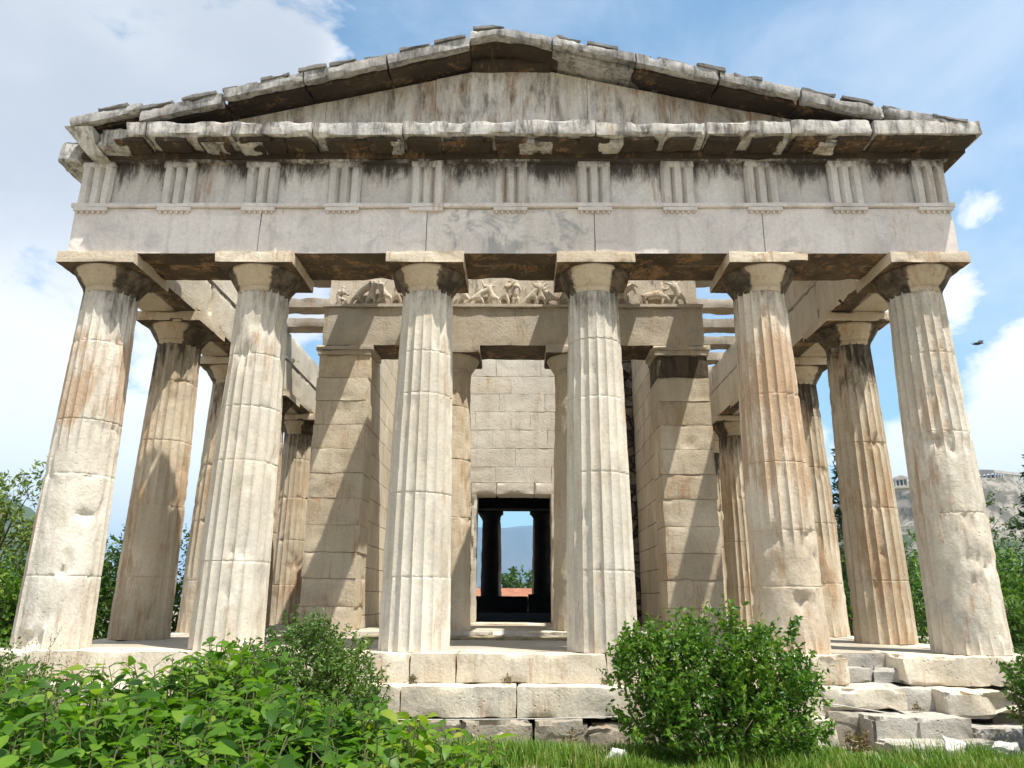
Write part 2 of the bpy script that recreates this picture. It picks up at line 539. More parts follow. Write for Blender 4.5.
def ridge(name, dist, depth, az0, az1, hfun, mat, nx=90, ny=14, base=-15):
    V, F = [], []
    for i in range(nx + 1):
        a = R(az0 + (az1 - az0) * i / nx)
        for j in range(ny + 1):
            t = j / ny
            d = dist + depth * (t - .5)
            x, y = d * math.sin(a), -10.6 + d * math.cos(a)
            prof = math.sin(math.pi * t) ** .8
            h = hfun(math.degrees(a)) * prof
            h *= 1 + (.05 if dist > 5000 else .18) * fbm((x, y, 0), 6.0 / dist * 2, 3.3)
            V.append((x, y, base + max(0, h)))
    for i in range(nx):
        for j in range(ny):
            a = i * (ny + 1) + j
            F.append((a, a + ny + 1, a + ny + 2, a + 1))
    return tag(obj(name, (V, F), mat, angle=None), kind='structure')


M_hill = flatmat('mountain_scrub', (.055, .065, .04), (.11, .10, .075), .004, bump=0)
M_hillg = flatmat('wooded_hill', (.035, .055, .02), (.07, .09, .035), .02, bump=0)
ridge('mountain', 7000, 3000, -50, 60, lambda a: (640 + 22 * math.cos((a - 2) * .05) + 8 * math.sin(a * .9)) * max(.02, min(1, (a + 19) / 12)), M_hill)
ridge('wooded_hill', 1500, 700, -48, -26, lambda a: 165 * max(0, 1 - ((a + 37) / 10) ** 2) + 5, M_hillg, nx=60)


# rocky citadel hill on the right
def citadel():
    V, F = [], []
    nx, ny = 110, 40
    for i in range(nx + 1):
        for j in range(ny + 1):
            u = -220 + 560 * i / nx
            w = -200 + 420 * j / ny
            e = math.hypot(max(0, abs(u - 60) - 150) , max(0, abs(w) - 55))
            e += 14 * fbm((u, w, 0), .02, 2)
            h = 104 if e < 6 else (104 - (e - 6) * 1.9 if e < 20 else max(-16, 77 - (e - 20) * .62))
            h += 7.0 * fbm((u, w, 4), .05, 5) - (2 if e < 6 else 0)
            # local axes -> world
            cx, cy = 400.0, 650.0
            V.append((cx + u * .9 - w * .3, cy + w * .95 + u * .25 - 10, h - 9))
    for i in range(nx):
        for j in range(ny):
            a = i * (ny + 1) + j
            F.append((a, a + ny + 1, a + ny + 2, a + 1))
    return V, F


def rockhill_mat():
    m = bpy.data.materials.new('citadel_rock')
    m.use_nodes = True
    g = NT(m.node_tree)
    geo = g.n('ShaderNodeNewGeometry')
    pos = geo.outputs['Position']
    nz = g.noise(pos, .06, 8, .7, .5)
    rock = g.mix(g.step(nz, .42, .58), (.09, .08, .062), (.27, .24, .20))
    rock = g.mix(g.step(g.noise(pos, .22, 7, .75), .50, .60, 0, .8), rock, (.045, .055, .028))
    s = g.n('ShaderNodeSeparateXYZ', {0: pos}).outputs[2]
    veg = g.step(g.math('ADD', g.math('MULTIPLY', s, -.011), g.noise(pos, .05, 6, .7)), -.05, .12)
    col = g.mix(veg, rock, g.mix(g.step(g.noise(pos, .15, 6, .7), .4, .6), (.035, .055, .02), (.075, .10, .035)))
    bs = g.n('ShaderNodeBsdfPrincipled', {'Base Color': col, 'Roughness': .95})
    g.n('ShaderNodeOutputMaterial', {'Surface': bs.outputs[0]})
    return m


tag(obj('rocky_hill', citadel(), rockhill_mat(), angle=None), kind='structure')

# ------------------------------------------------------------------ the temple
AX = [-6.2875, -3.8745, -1.2915, 1.2915, 3.8745, 6.2875]
FY = [0, 2.413] + [2.413 + 2.5815 * k for k in range(1, 11)] + [30.64]
temple = thing('ancient_temple', 'weathered marble Doric temple with six fluted front columns and low triangular pediment', 'temple', (0, 15, -1.0))


def column_geo(cx, cy, seed, Rb=.492, Rt=.385, H=5.27, joints=(1.0, 2.2, 3.35, 4.45), worn=(), chips=1.0, flute=.038):
    rnd = random.Random(int(seed * 100))
    rows = []
    z = 0.0
    while z < H - .03:
        rows.append(z)
        z += .085
    rows.append(H)
    for j in joints:
        rows = [r for r in rows if abs(r - j) > .045] + [j - .036, j - .014, j - .005, j + .005, j + .014, j + .036]
    rows = sorted(rows)
    offs = [(rnd.uniform(-.003, .003), rnd.uniform(-.003, .003), rnd.uniform(-.012, .012)) for _ in range(len(joints) + 1)]
    NA = 140
    V, F = [], []
    for z in rows:
        t = z / H
        R0 = Rb + (Rt - Rb) * t + .012 * math.sin(math.pi * t)
        k = sum(1 for j in joints if z > j)
        ox, oy, oa = offs[k]
        jd = min([abs(z - j) for j in joints] + [9])
        for i in range(NA):
            th = 2 * math.pi * (i / NA + oa / 20)
            ph = (i * 20 / NA) % 1.0
            p = Vector((cx + R0 * math.sin(th), cy - R0 * math.cos(th), z))
            w = 0.03 + .45 * max(0, fbm(p, .9, seed) - .12)
            for a0, ah, z0, z1 in worn:
                dth = (math.degrees(th) - a0 + 180) % 360 - 180
                e = n1(p, 2.2, seed + 3) * .5
                fz = min((z - z0) / .35, (z1 - z) / .35) + e
                fa = (ah - abs(dth)) / 12 + e
                w = max(w, max(0, min(1, min(fz, fa))))
            w = min(1, w)
            dep = flute * (R0 / .48) * (math.sin(math.pi * ph) ** .62)
            r = R0 - dep * (1 - w) - w * (.022 + .02 * fbm(p, 2.2, seed + 7) + .007 * fbm(p, 9, seed))
            r -= chips * .11 * max(0, fbm(p, 2.3, seed + 13) - .42)
            r += .0035 * n1(p, 14, seed) - .012 * max(0, n1(p, 7, seed + 2) - .35)
            if jd < .008:
                r -= .004 + .008 * max(0, n1(p, 1.3, seed + 40) + .2)
            if jd < .04:
                r -= chips * .055 * max(0, fbm(p, 3.4, seed + 17) - .30)
            V.append((cx + ox + r * math.sin(th), cy + oy - r * math.cos(th), z))
    nr = len(rows)
    for k in range(nr - 1):
        for i in range(NA):
            j = (i + 1) % NA
            F.append((k * NA + i, k * NA + j, (k + 1) * NA + j, (k + 1) * NA + i))
    F.append(tuple(range((nr - 1) * NA, nr * NA)))
    return V, F


def capital_geo(cx, cy, seed, s=1.0, zt=5.53, zb=5.23):
    prof = []
    h = zt - zb
    prof += [(.375 * s, zb - .06), (.395 * s, zb), (.388 * s, zb + .008), (.402 * s, zb + .02), (.396 * s, zb + .03), (.412 * s, zb + .045)]
    for k in range(1, 11):
        t = k / 10
        prof.append(((.412 + .158 * (t ** .95) - (.02 if k == 10 else 0)) * s, zb + .045 + (h - .045) * t))
    V, F = lathe(prof, 64, cx, cy)
    V = [tuple(Vector(v) + (Vector((v[0] - cx, v[1] - cy, 0)) * (.008 * fbm(v, 5, seed) - .10 * max(0, fbm(v, 2.0, seed + 5) - .45)))) for v in V]
    return V, F


def build_column(cx, cy, seed, mat, worn=(), joints=(1.0, 2.2, 3.35, 4.45), chips=1.0, chipab=.05, H=5.713, Rb=.492, Rt=.385, label=None, mcap=None, maba=None):
    g = column_geo(cx, cy, seed, Rb, Rt, H - .443, joints, worn, chips)
    sh = obj('column', g, mat, temple, angle=34)
    cap = obj('capital', capital_geo(cx, cy, seed, Rt / .385, H - .183, H - .483), mcap or M_cap, sh, angle=50)
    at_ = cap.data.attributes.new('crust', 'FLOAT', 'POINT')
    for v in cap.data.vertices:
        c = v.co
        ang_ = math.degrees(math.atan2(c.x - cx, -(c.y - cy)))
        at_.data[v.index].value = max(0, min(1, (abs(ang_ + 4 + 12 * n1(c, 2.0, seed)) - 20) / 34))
    h = .59 * Rt / .385
    ab = obj('abacus', rough(cx - h, cx + h, cy - h, cy + h, H - .183, H - .002, .04, .004, chipab * .55, seed, 3.0), maba or M_aba, sh)
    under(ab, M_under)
    if label:
        sh['label'] = label
    return sh


front = [
    (M_colw, [(25, 60, .0, 3.0), (-150, 40, 0, 2.2)], (.95, 2.35, 3.15, 4.35), 1.3),
    (M_col, [(70, 25, .0, 1.6), (-10, 40, 4.15, 5.1)], (1.15, 2.55, 3.35, 4.15), .8),
    (M_col, [(10, 35, 4.5, 5.1)], (.95, 2.1, 3.55, 4.2), .5),
    (M_col, [(15, 25, 4.45, 5.0)], (1.05, 2.4, 3.5, 4.4), .5),
    (M_colr, [(-10, 75, .0, 1.55), (60, 40, 0, 2.0)], (.85, 1.6, 2.55, 3.55), 1.2),
    (M_cole, [(-15, 62, .0, 2.9), (30, 30, 0, 1.6)], (1.85, 3.0, 4.2), 1.2)]
for i, (m, w, j, ch) in enumerate(front):
    build_column(AX[i], 0, 3.7 + i * 11.3, m, w, j, ch, .06 if i in (0, 4) else .035)


def copy_col(src, dx, dy):
    o = src.copy()
    C.objects.link(o)
    o.location = Vector(src.location) + Vector((dx, dy, 0))
    for ch in src.children:
        c = ch.copy()
        C.objects.link(c)
        c.parent = o
    return o


# flank columns: the visible ones get their own weathering, the far ones are copies
flw = [[(20, 40, .0, 2.6), (100, 30, 0, 1.8)], [(-30, 30, 0, 1.2)], [(40, 50, 0, 2.4)]]
protoL, protoR = [], []
for k in range(3):
    protoL.append(build_column(AX[0], FY[k + 1], 101 + k * 7, M_flank, flw[k], chips=1.1))
    protoR.append(build_column(AX[5], FY[k + 1], 151 + k * 7, M_flank, [] if k != 1 else [(20, 60, 0, 1.9)], chips=.9))
for k in range(4, 12):
    copy_col(protoL[k % 3], 0, FY[k] - FY[k % 3 + 1])
    copy_col(protoR[(k + 1) % 3], 0, FY[k] - FY[(k + 1) % 3 + 1])
for i in range(6):
    src = protoL[(i) % 3]
    copy_col(src, AX[i] - AX[0], FY[12] - FY[i % 3 + 1])
# columns between the antae of the rear porch
build_column(-1.27, 4.2, 201, M_anta, [(0, 180, 0, 5.2)], chips=1.2, label='worn porch column between the antae', mcap=M_oarch, maba=M_oarch)
build_column(1.27, 4.2, 207, M_anta, [(0, 180, 0, 5.2)], chips=1.0, mcap=M_oarch, maba=M_oarch)
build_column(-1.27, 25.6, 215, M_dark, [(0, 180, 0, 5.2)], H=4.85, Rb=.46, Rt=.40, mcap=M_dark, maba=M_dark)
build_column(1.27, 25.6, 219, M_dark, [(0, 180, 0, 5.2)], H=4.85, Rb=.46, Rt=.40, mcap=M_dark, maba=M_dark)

# ---- stepped base
base_root = obj('stepped_base', box(-6.3, 6.3, .9, 30.0, -1.3, -.02), M_floor, temple)
fl_root = obj('floor', join(box(-6.2, 3.6, -.1, 3.3, -.02, -.004), box(3.6, 4.35, -.05, 3.3, -.02, -.005), box(4.35, 5.45, .02, 3.3, -.02, -.006), box(5.45, 6.2, -.1, 3.3, -.02, -.004),
                            box(-6.2, 6.2, 3.3, 30.2, -.02, -.0045)), M_floor, temple)


def course(z0, z1, yf, xa, xb, joints, mat, seed, chip, depth=.9, cell=.06, bias=0.0, name='step_block'):
    xs = [xa] + list(joints) + [xb]
    for i in range(len(xs) - 1):
        obj(name, rough(xs[i] + .004, xs[i + 1] - .004, yf + random.Random(seed + i).uniform(0, .012), yf + depth, z0, z1 - .001, cell, .005, chip * .8, seed + i * 3.3, 3.0, bias), mat, base_root)


course(-.355, 0, -.62, -6.95, 4.30, (-5.2, -3.9, -2.6, -1.25, -.66, 1.27, 2.6, 3.55), M_step, 3, .035)
course(-.71, -.355, -.98, -7.30, 3.92, (-5.6, -4.1, -2.9, -1.3, .12, 1.9, 3.0), M_step, 40, .045, 1.0, bias=.06)
# sides and back of the steps
for sx in (-1, 1):
    y = -.62 if sx < 0 else .6
    for i, (z0, z1, e) in enumerate(((-.355, 0, 0), (-.71, -.355, .35), (-1.06, -.71, .7))):
        a, b = sx * (6.3), sx * (6.95 + e)
        yy = (.28 if sx < 0 else .26) if i == 0 else (.05 if i == 1 else -.2)
        obj('step_block', rough(min(a, b), max(a, b), yy, 31.0, z0, z1 - .001, .5, .008, .03, 60 + i, 1.2), M_step2, base_root)
obj('step_block', rough(-7.6, 7.6, 30.1, 31.6, -1.06, -.012, .5, .008, .03, 66), M_step2, base_root)
# rough foundation course under the front
xs = [-7.4, -5.9, -4.4, -3.0, -1.75, -.55, .32, .98, 1.45, 2.5, 3.6]
for i in range(len(xs) - 1):
    dy = [0, .05, 0, .06, .0, .07, .02, .16, .03, .05][i]
    dz = [0, 0, 0, 0, -.02, -.015, 0, -.05, -.02, 0][i]
    obj('foundation_block', rough(xs[i] + .01, xs[i + 1] - .01, -1.12 + dy, -.3, -1.25, -.715 + dz, .055, .03, .09, 80 + i * 5.1, 3.2, .12), M_found, base_root)
obj('foundation_block', rough(-.42, .02, -1.22, -.9, -1.2, -.86, .05, .05, .1, 133, 4, .2), M_found, base_root)
obj('foundation_block', rough(.95, 1.5, -1.18, -.9, -1.2, -.80, .05, .04, .1, 137, 4, .2), M_found, base_root)

# broken right corner: eroded blocks with a gap that holds rough stairs
obj('step_block', rough(3.56, 4.34, -.66, .2, -.36, 0, .05, .02, .16, 141, 2.2, .22, keep=('x0', 'y1')), M_step, base_root)


def chamf(p, q):
    # left front corner of the big corner block is worn to a slope
    t = max(0.0, 1 - (p.x - 5.0) / .75)
    q.y += .30 * t * (.6 + .4 * (p.z + .36) / .36)
    if p.y < -.3:
        q.z -= .05 * max(0, fbm(p, 2, 4)) if p.z > -.05 else 0
    return q


obj('step_block', rough(5.12, 6.98, -.68, .3, -.36, .0, .05, .014, .09, 147, 2.2, .05, fn=chamf), M_step, base_root)
obj('step_block', rough(4.25, 5.5, .0, .9, -.20, -.012, .05, .008, .03, 151), M_stair, base_root)
obj('step_block', rough(4.30, 4.78, -.32, .4, -.36, -.175, .05, .010, .04, 153), M_stair, base_root)
obj('step_block', rough(4.79, 5.32, -.30, .4, -.36, -.172, .05, .010, .05, 155), M_stair, base_root)
obj('step_block', rough(3.80, 4.86, -1.0, -.2, -.60, -.358, .05, .02, .12, 157, 2.4, .12), M_step2, base_root)
obj('step_block', rough(4.84, 5.46, -.72, -.1, -.72, -.362, .05, .012, .04, 159), M_stair, base_root)
obj('step_block', rough(5.30, 6.35, -1.06, -.2, -.68, -.357, .05, .03, .18, 161, 2.0, .2), M_step, base_root)
obj('step_block', rough(6.30, 7.3, -1.0, -.2, -.71, -.36, .06, .02, .12, 163, 2.0, .1), M_step2, base_root)
obj('foundation_block', rough(3.55, 3.86, -1.3, -.5, -1.2, -.62, .05, .015, .07, 165), M_step2, base_root)
obj('foundation_block', rough(3.86, 4.3, -1.05, -.3, -1.2, -.605, .05, .02, .05, 167), M_found, base_root)

stair = thing('stone_stair', 'rough grey stone steps at the right of the temple front', 'stairs', (4.8, -1.4, -1.05))
obj('step', rough(4.22, 4.72, -1.38, -.7, -.95, -.615, .04, .018, .08, 171, 3, .12), M_stair, stair)
obj('step', rough(4.73, 5.38, -1.36, -.7, -.95, -.63, .04, .014, .06, 173, 3, .05), M_stair, stair)
obj('step', rough(4.24, 5.02, -1.78, -1.2, -1.15, -.835, .04, .02, .08, 175, 3, .1), M_stair, stair)
obj('step', rough(5.03, 5.55, -1.74, -1.2, -1.15, -.83, .04, .02, .08, 177, 3, .1), M_stair, stair)
obj('step', rough(5.40, 6.2, -1.40, -.8, -1.15, -.74, .05, .02, .08, 179, 3, .1), M_stair, stair)

# ---- front entablature
arch_r = obj('architrave', box(-6.70, 6.70, -.38, .44, 5.82, 6.47), M_oarch, temple)
jx = [-6.79, -3.87, -1.29, 1.29, 3.87, 6.79]
for i in range(5):
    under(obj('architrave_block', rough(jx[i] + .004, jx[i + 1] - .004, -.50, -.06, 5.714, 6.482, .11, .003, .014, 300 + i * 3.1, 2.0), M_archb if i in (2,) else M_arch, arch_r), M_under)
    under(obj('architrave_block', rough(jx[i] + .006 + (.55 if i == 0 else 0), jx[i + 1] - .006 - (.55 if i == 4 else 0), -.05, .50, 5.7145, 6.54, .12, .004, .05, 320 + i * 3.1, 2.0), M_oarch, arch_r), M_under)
obj('taenia', rough(-6.83, 6.83, -.555, -.30, 6.484, 6.552, .09, .003, .012, 340, 3), M_arch, arch_r)
TX = [-6.53 + 1.306 * k for k in range(11)]
for k, x in enumerate(TX):
    g = [rough(x - .262, x + .262, -.552, -.45, 6.425, 6.483, .07, .002, .01, 350 + k)]
    if k not in (4,):
        for q in range(6):
            xx = x - .215 + .086 * q
            g.append(lathe([(.020, 6.388), (.016, 6.4245)], 8, xx, -.522))
    obj('regula', join(*g), M_arch, arch_r)

frz = obj('frieze', rough(-6.73, 6.73, -.44, .40, 6.553, 7.32, .12, .005, .01, 370, 2), M_frz, temple)


def triglyph(x, seed, w=.515, ya=-.535, yb=-.40, z0=6.553, z1=7.31):
    # cross section seen from above: three shanks with V grooves
    u = w / 12
    prof = [(-6 * u, .06), (-5.1 * u, 0), (-3.0 * u, 0), (-2 * u, .085), (-1.05 * u, 0), (1.05 * u, 0), (2 * u, .085), (3.0 * u, 0), (5.1 * u, 0), (6 * u, .06)]
    zt = z1 - .11
    V, F = [], []
    rows = [z0 + (zt - z0) * t / 8 for t in range(9)]
    n = len(prof)
    for z in rows:
        for px, py in prof:
            p = (x + px, ya + py, z)
            d = .006 * n1(p, 5, seed) + .06 * max(0, fbm(p, 2.5, seed) - .35)
            V.append((p[0] + .006 * n1(p, 6, seed + 2), p[1] + d, z))
    for r in range(8):
        for i in range(n - 1):
            F.append((r * n + i, r * n + i + 1, (r + 1) * n + i + 1, (r + 1) * n + i))
    cap = rough(x - w / 2, x + w / 2, ya - .004, yb, zt - .004, z1, .06, .004, .03, seed)
    back = box(x - w / 2, x + w / 2, ya + .088, yb, z0, zt)
    return join((V, F), cap, back)


for k, x in enumerate(TX):
    obj('triglyph', triglyph(x, 400 + k * 2.7), M_trig, frz)

# ---- horizontal cornice: broken geison blocks, dark mutules below
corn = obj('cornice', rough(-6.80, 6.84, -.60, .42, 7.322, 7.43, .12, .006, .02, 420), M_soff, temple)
gx = [-5.92, -5.60, -4.26, -3.04, -1.65, .07, 1.30, 2.98, 4.26, 5.50]
for i in range(len(gx) - 1):
    s = 430 + i * 7.7
    obj('cornice_block', rough(gx[i] + .006, gx[i + 1] - .006, -1.01 + .02 * math.sin(i * 2.3), .30, 7.455, 7.69 + .012 * math.sin(i * 1.7), .06, .010, .05, s, 3, .1), M_geis, corn)
    # lower lip, broken off in places
    rr = random.Random(i + 5)
    x = gx[i] + .02
    while x < gx[i + 1] - .15:
        w = min(rr.uniform(.25, .8), gx[i + 1] - .02 - x)
        if rr.random() < .72 and w > .1:
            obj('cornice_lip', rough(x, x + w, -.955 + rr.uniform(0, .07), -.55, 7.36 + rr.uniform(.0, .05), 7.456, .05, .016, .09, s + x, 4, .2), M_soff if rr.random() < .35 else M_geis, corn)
        x += w + rr.uniform(.0, .18)
obj('cornice_block', rough(5.506, 7.13, -1.02, .30, 7.45, 7.69, .07, .005, .025, 501, 2), M_geis, corn)
obj('cornice_block', rough(6.66, 7.13, .306, 31.0, 7.45, 7.69, .3, .006, .02, 503, 1), M_geis, corn)
# left end: the corner block survives, the piece next to it is broken away
obj('cornice_block', rough(-6.44, -5.93, -.86, .25, 7.36, 7.67, .05, .04, .20, 505, 2.5, .25), M_geis, corn)


def cornerf(p, q):
    t = (p.z - 7.30) / .32
    q.x += (1 - t) * (.26 if p.x < -6.6 else 0)
    q.y += (1 - t) * (.22 if p.y < -.5 else 0)
    return q


obj('cornice_block', rough(-6.88, -6.45, -.96, .3, 7.28, 7.64, .06, .006, .03, 507, 2, fn=cornerf), M_geis, corn)
obj('cornice_block', rough(-7.19, -6.78, -.56, .25, 7.27, 7.64, .045, .04, .20, 509, 2.4, .3), M_geis, corn)
obj('cornice_block', rough(-7.10, -6.70, 8.5, 31, 7.45, 7.69, .3, .01, .04, 511, 1), M_geis, corn)
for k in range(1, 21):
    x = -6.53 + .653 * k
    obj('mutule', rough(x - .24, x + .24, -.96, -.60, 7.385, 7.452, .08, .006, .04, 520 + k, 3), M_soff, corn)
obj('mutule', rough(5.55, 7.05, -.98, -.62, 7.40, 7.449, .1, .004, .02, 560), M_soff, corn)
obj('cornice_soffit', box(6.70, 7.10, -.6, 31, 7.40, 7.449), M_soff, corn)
obj('cornice_bed', rough(-6.8, 6.84, -.56, .3, 7.29, 7.33, .12, .004, .03, 565), M_frz, corn)

# ---- pediment
ped = obj('pediment', prism([(-5.9, 7.70), (5.9, 7.70), (0, 9.22)], -.18, .25), M_tymp, temple)
zl = lambda x: 9.27 - .24 * abs(x)
tj = [-5.6, -4.3, -3.05, -1.25, 1.25, 2.6, 3.9, 5.6]
for i in range(len(tj) - 1):
    a, b = tj[i] + .004, tj[i + 1] - .004
    pts = [(a, 7.695), (b, 7.695), (b, zl(b))] + ([(0, zl(0))] if a < 0 < b else []) + [(a, zl(a))]
    obj('tympanum_slab', prism(pts, -.36 + .008 * (i % 3), -.182), M_tymp, ped)


def raking(xa, xb, dz, seed, th=.21, cell=.065, front=True):
    """front fascia (or the soffit slab behind it) of one block of the sloping cornice"""
    def fn(p, q):
        q.z += (9.43 - .21) - .26 * abs(p.x) + dz
        if p.y > -.87:
            q.z += .02 + .16 * min(1, (p.y + .86) / .5)
        return q
    if front:
        return rough(xa + .006, xb - .006, -1.02, -.86, 0.21 - th, .21, cell, .005, .04, seed, 4, .02, fn=fn)
    return rough(xa + .012, xb - .012, -.855, .35, .0, .16, .1, .006, .02, seed + 2, 3, .05, fn=fn)


rk = [.652, 1.96, 3.25, 4.48, 5.72, 6.75]
dzl = [0.02, .0, .0, -.04, .03, .16]
for i in range(5):
    for sgn, d, e in ((1, (.0, .01, .0, -.03, .02), 0), (-1, (-.02, .0, .0, -.06, .10), .06)):
        xa, xb = rk[i], rk[i + 1] + (e if i == 4 else 0)
        if sgn < 0:
            xa, xb = -xb, -xa
        obj('raking_cornice_block', raking(xa, xb, d[i], 600 + i * 9 + 50 * sgn, th=.185 if i in (1, 3) else .165), M_rake, ped)
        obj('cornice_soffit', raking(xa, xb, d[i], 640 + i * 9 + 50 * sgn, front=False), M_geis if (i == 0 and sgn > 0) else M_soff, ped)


def apexf(p, q):
    q.z += .14 - .22 * abs(p.x + .25)
    return q


obj('raking_cornice_block', rough(-.652, .652, -1.0, -.84, 9.17, 9.32, .06, .007, .04, 690, 3, .1, fn=apexf), M_rake, ped)
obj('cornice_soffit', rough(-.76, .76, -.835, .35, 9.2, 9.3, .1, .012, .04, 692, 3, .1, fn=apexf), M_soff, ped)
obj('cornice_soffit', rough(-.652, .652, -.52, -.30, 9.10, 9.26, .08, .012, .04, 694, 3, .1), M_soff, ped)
rr = random.Random(12)
for side in (-1, 1):
    x = .70 if side > 0 else .72
    while x < 6.45:
        w = rr.uniform(.42, .6)
        z = 9.43 - .26 * x

        def fn(p, q, side=side, z=z, x=x):
            q.z += z - .235 * (abs(p.x) - x)
            return q
        xa, xb = (x, x + w) if side > 0 else (-x - w, -x)
        dzz = rr.uniform(-.005, .03) + (.10 if side < 0 and x > 5.7 else 0) + (-.05 if side < 0 and 4.5 < x < 5.7 else 0)
        if rr.random() < .97:
            obj('roof_tile', rough(xa, xb, -1.05 + rr.uniform(.0, .05), .6, dzz - .03, dzz + rr.uniform(.02, .04), .06, .007, .03, 700 + x + side, 4, .1, fn=fn), M_tile, ped)
        x += w + rr.uniform(.03, .14)
obj('roof_tile', rough(-.62, -.1, -.98, .6, 9.465, 9.515, .07, .01, .04, 731, 4, .1, fn=lambda p, q: Vector((q.x, q.y, q.z - .10 * abs(p.x + .25)))), M_tile, ped)

# ---- side entablatures: inner faces seen from the porch
for s in (-1, 1):
    fe = obj('side_entablature', box(min(s * 5.9, s * 6.70), max(s * 5.9, s * 6.70), .52, 30.4, 5.84, 7.2), M_oarch, temple)
    ys = [.45] + FY[1:-1:1] + [30.6]
    for i in range(len(ys) - 1):
        n = i < 6
        a, b = s * 5.80, s * 6.16
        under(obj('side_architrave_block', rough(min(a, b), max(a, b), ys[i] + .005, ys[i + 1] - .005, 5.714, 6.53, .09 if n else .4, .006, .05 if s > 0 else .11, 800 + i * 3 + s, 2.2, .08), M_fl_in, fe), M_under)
        a, b = s * 6.18, s * 6.79
        obj('side_architrave_block', rough(min(a, b), max(a, b), ys[i] + .005, ys[i + 1] - .005, 5.7145, 6.55, .12 if n else .4, .006, .05, 830 + i * 3 + s, 2.2), M_oarch, fe)
        a, b = s * 5.83, s * 6.73
        obj('side_frieze_block', rough(min(a, b), max(a, b), ys[i] + .006, ys[i + 1] - .006, 6.553, 7.29, .1 if n else .4, .006, .05, 860 + i * 3 + s, 2.2), M_fl_in, fe)
    a, b = s * 5.775, s * 5.9
    obj('side_ledge', rough(min(a, b), max(a, b), .5, 30, 6.532, 6.56, .2, .003, .01, 880), M_frz, fe)
back = obj('rear_entablature', rough(-6.79, 6.79, 30.14, 31.14, 5.714, 7.7, .5, .008, .02, 890, 1), M_frz, temple)

# ceiling beams: crosswise over the side passages
for s in (-1, 1):
    for k, y in enumerate((4.15, 5.75, 7.05) if s < 0 else (4.15, 5.75, 7.05, 8.35, 9.7, 11.0, 12.3, 13.6, 14.9, 16.2, 17.5)):
        a, b = s * 3.55, s * 6.1
        obj('ceiling_beam', rough(min(a, b), max(a, b), y - .24, y + .24, 7.30, 7.54 if k else 7.62, .1, .006, .03, 900 + k + s * 20), M_beam, temple)
# beams that run from the front to the porch frieze, some fallen
for k, (a, b) in enumerate(((-3.27, -2.6), (-1.83, -1.1), (.95, 1.6), (2.25, 2.9), (3.78, 4.46), (5.22, 5.75))):
    obj('ceiling_beam', rough(a, b, .405, 3.62, 7.33, 7.66, .14, .006, .03, 940 + k), M_beam, temple)

# ---- opisthodomos: antae, beam, sculpted frieze
def anta(s):
    a, b = s * 2.94, s * 4.0
    w = obj('anta', box(min(a, b) + .02, max(a, b) - .02, 3.73, 4.55, .0, 5.49), M_anta, temple)
    zz = [.0, .52, 1.03, 1.52, 2.03, 2.55, 3.04, 3.54, 4.03, 4.52, 5.01, 5.498]
    for k in range(11):
        e = .012 * math.sin(k * 2.7 + s)
        obj('anta_block', rough(min(a, b) + e, max(a, b) + e, 3.70 + .008 * math.sin(k * 1.9), 4.54, zz[k] + .0025, zz[k + 1] - .0025, .06, .006, .024, 1100 + k * 3.7 + s, 3.0, -.02),
            M_capd if (k == 10 and s > 0) else (M_anta if (k + s) % 3 else M_antab), w)
    a, b = s * 2.88, s * 4.07
    obj('anta_capital', join(rough(min(a, b), max(a, b), 3.64, 4.60, 5.60, 5.713, .08, .006, .03, 1010 + s),
                             rough(min(a, b) + .04, max(a, b) - .04, 3.67, 4.56, 5.50, 5.60, .08, .006, .02, 1012 + s)), M_oarch, w)
    a, b = s * 3.0, s * 3.95
    sw = obj('side_wall', rough(min(a, b), max(a, b), 4.552, 24.5, .0, 7.2, .3, .008, .01, 1020 + s, 1.5), M_wally, temple)
    return w


anta(-1)
anta(1)
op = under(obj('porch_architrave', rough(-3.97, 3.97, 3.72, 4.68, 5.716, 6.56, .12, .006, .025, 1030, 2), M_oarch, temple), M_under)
obj('ledge', rough(-4.0, 4.0, 3.66, 4.6, 6.562, 6.63, .09, .004, .02, 1032, 3), M_oarch, op)
of = obj('sculpted_frieze', rough(-3.93, 3.93, 3.90, 4.6, 6.632, 7.45, .12, .01, .02, 1034, 2), M_rel, temple)

# ---- cella with a door
dw = obj('door_wall', join(box(-2.98, -.99, 7.44, 8.19, .0, 7.1), box(.99, 2.0, 7.44, 8.19, .0, 7.1), box(-.985, .985, 7.44, 8.19, 3.44, 7.1)), M_wallb, temple)
rw = random.Random(77)
for r_ in range(15):
    z0, z1 = .06 + .47 * r_, .06 + .47 * (r_ + 1)
    x = -3.0 + (0 if r_ % 2 else -.65) + rw.uniform(-.12, .12)
    while x < 2.01:
        xb = x + 1.28 + rw.uniform(-.14, .14)
        a, b = max(-2.99, x), min(2.02, xb)
        if z1 <= 3.5:
            spans = [(a, min(b, -.99))] if a < -.99 else []
            spans += [(max(a, .99), b)] if b > .99 else []
        else:
            spans = [(a, b)]
        for a, b in spans:
            if b - a > .06:
                lo = 3.43 if (z0 < 3.43 and z1 > 3.5 and a < .99 and b > -.99) else z0
                if z1 - lo > .1:
                    obj('wall_block', rough(a + .002, b - .002, 7.40 + rw.uniform(0, .005), 7.9, lo + .002, z1 - .002, .07, .003, .009, 1200 + r_ * 7 + x, 4.0, -.05), M_wallb if rw.random() < .15 else M_wallx, dw)
        x = xb
obj('door_lintel', join(rough(-1.05, -.42, 7.37, 8.1, 3.14, 3.425, .06, .006, .03, 1046), rough(-.415, .50, 7.365, 8.1, 3.145, 3.42, .06, .006, .03, 1047),
                        rough(.505, 1.05, 7.37, 8.1, 3.14, 3.425, .06, .006, .03, 1048)), M_wallx, dw)
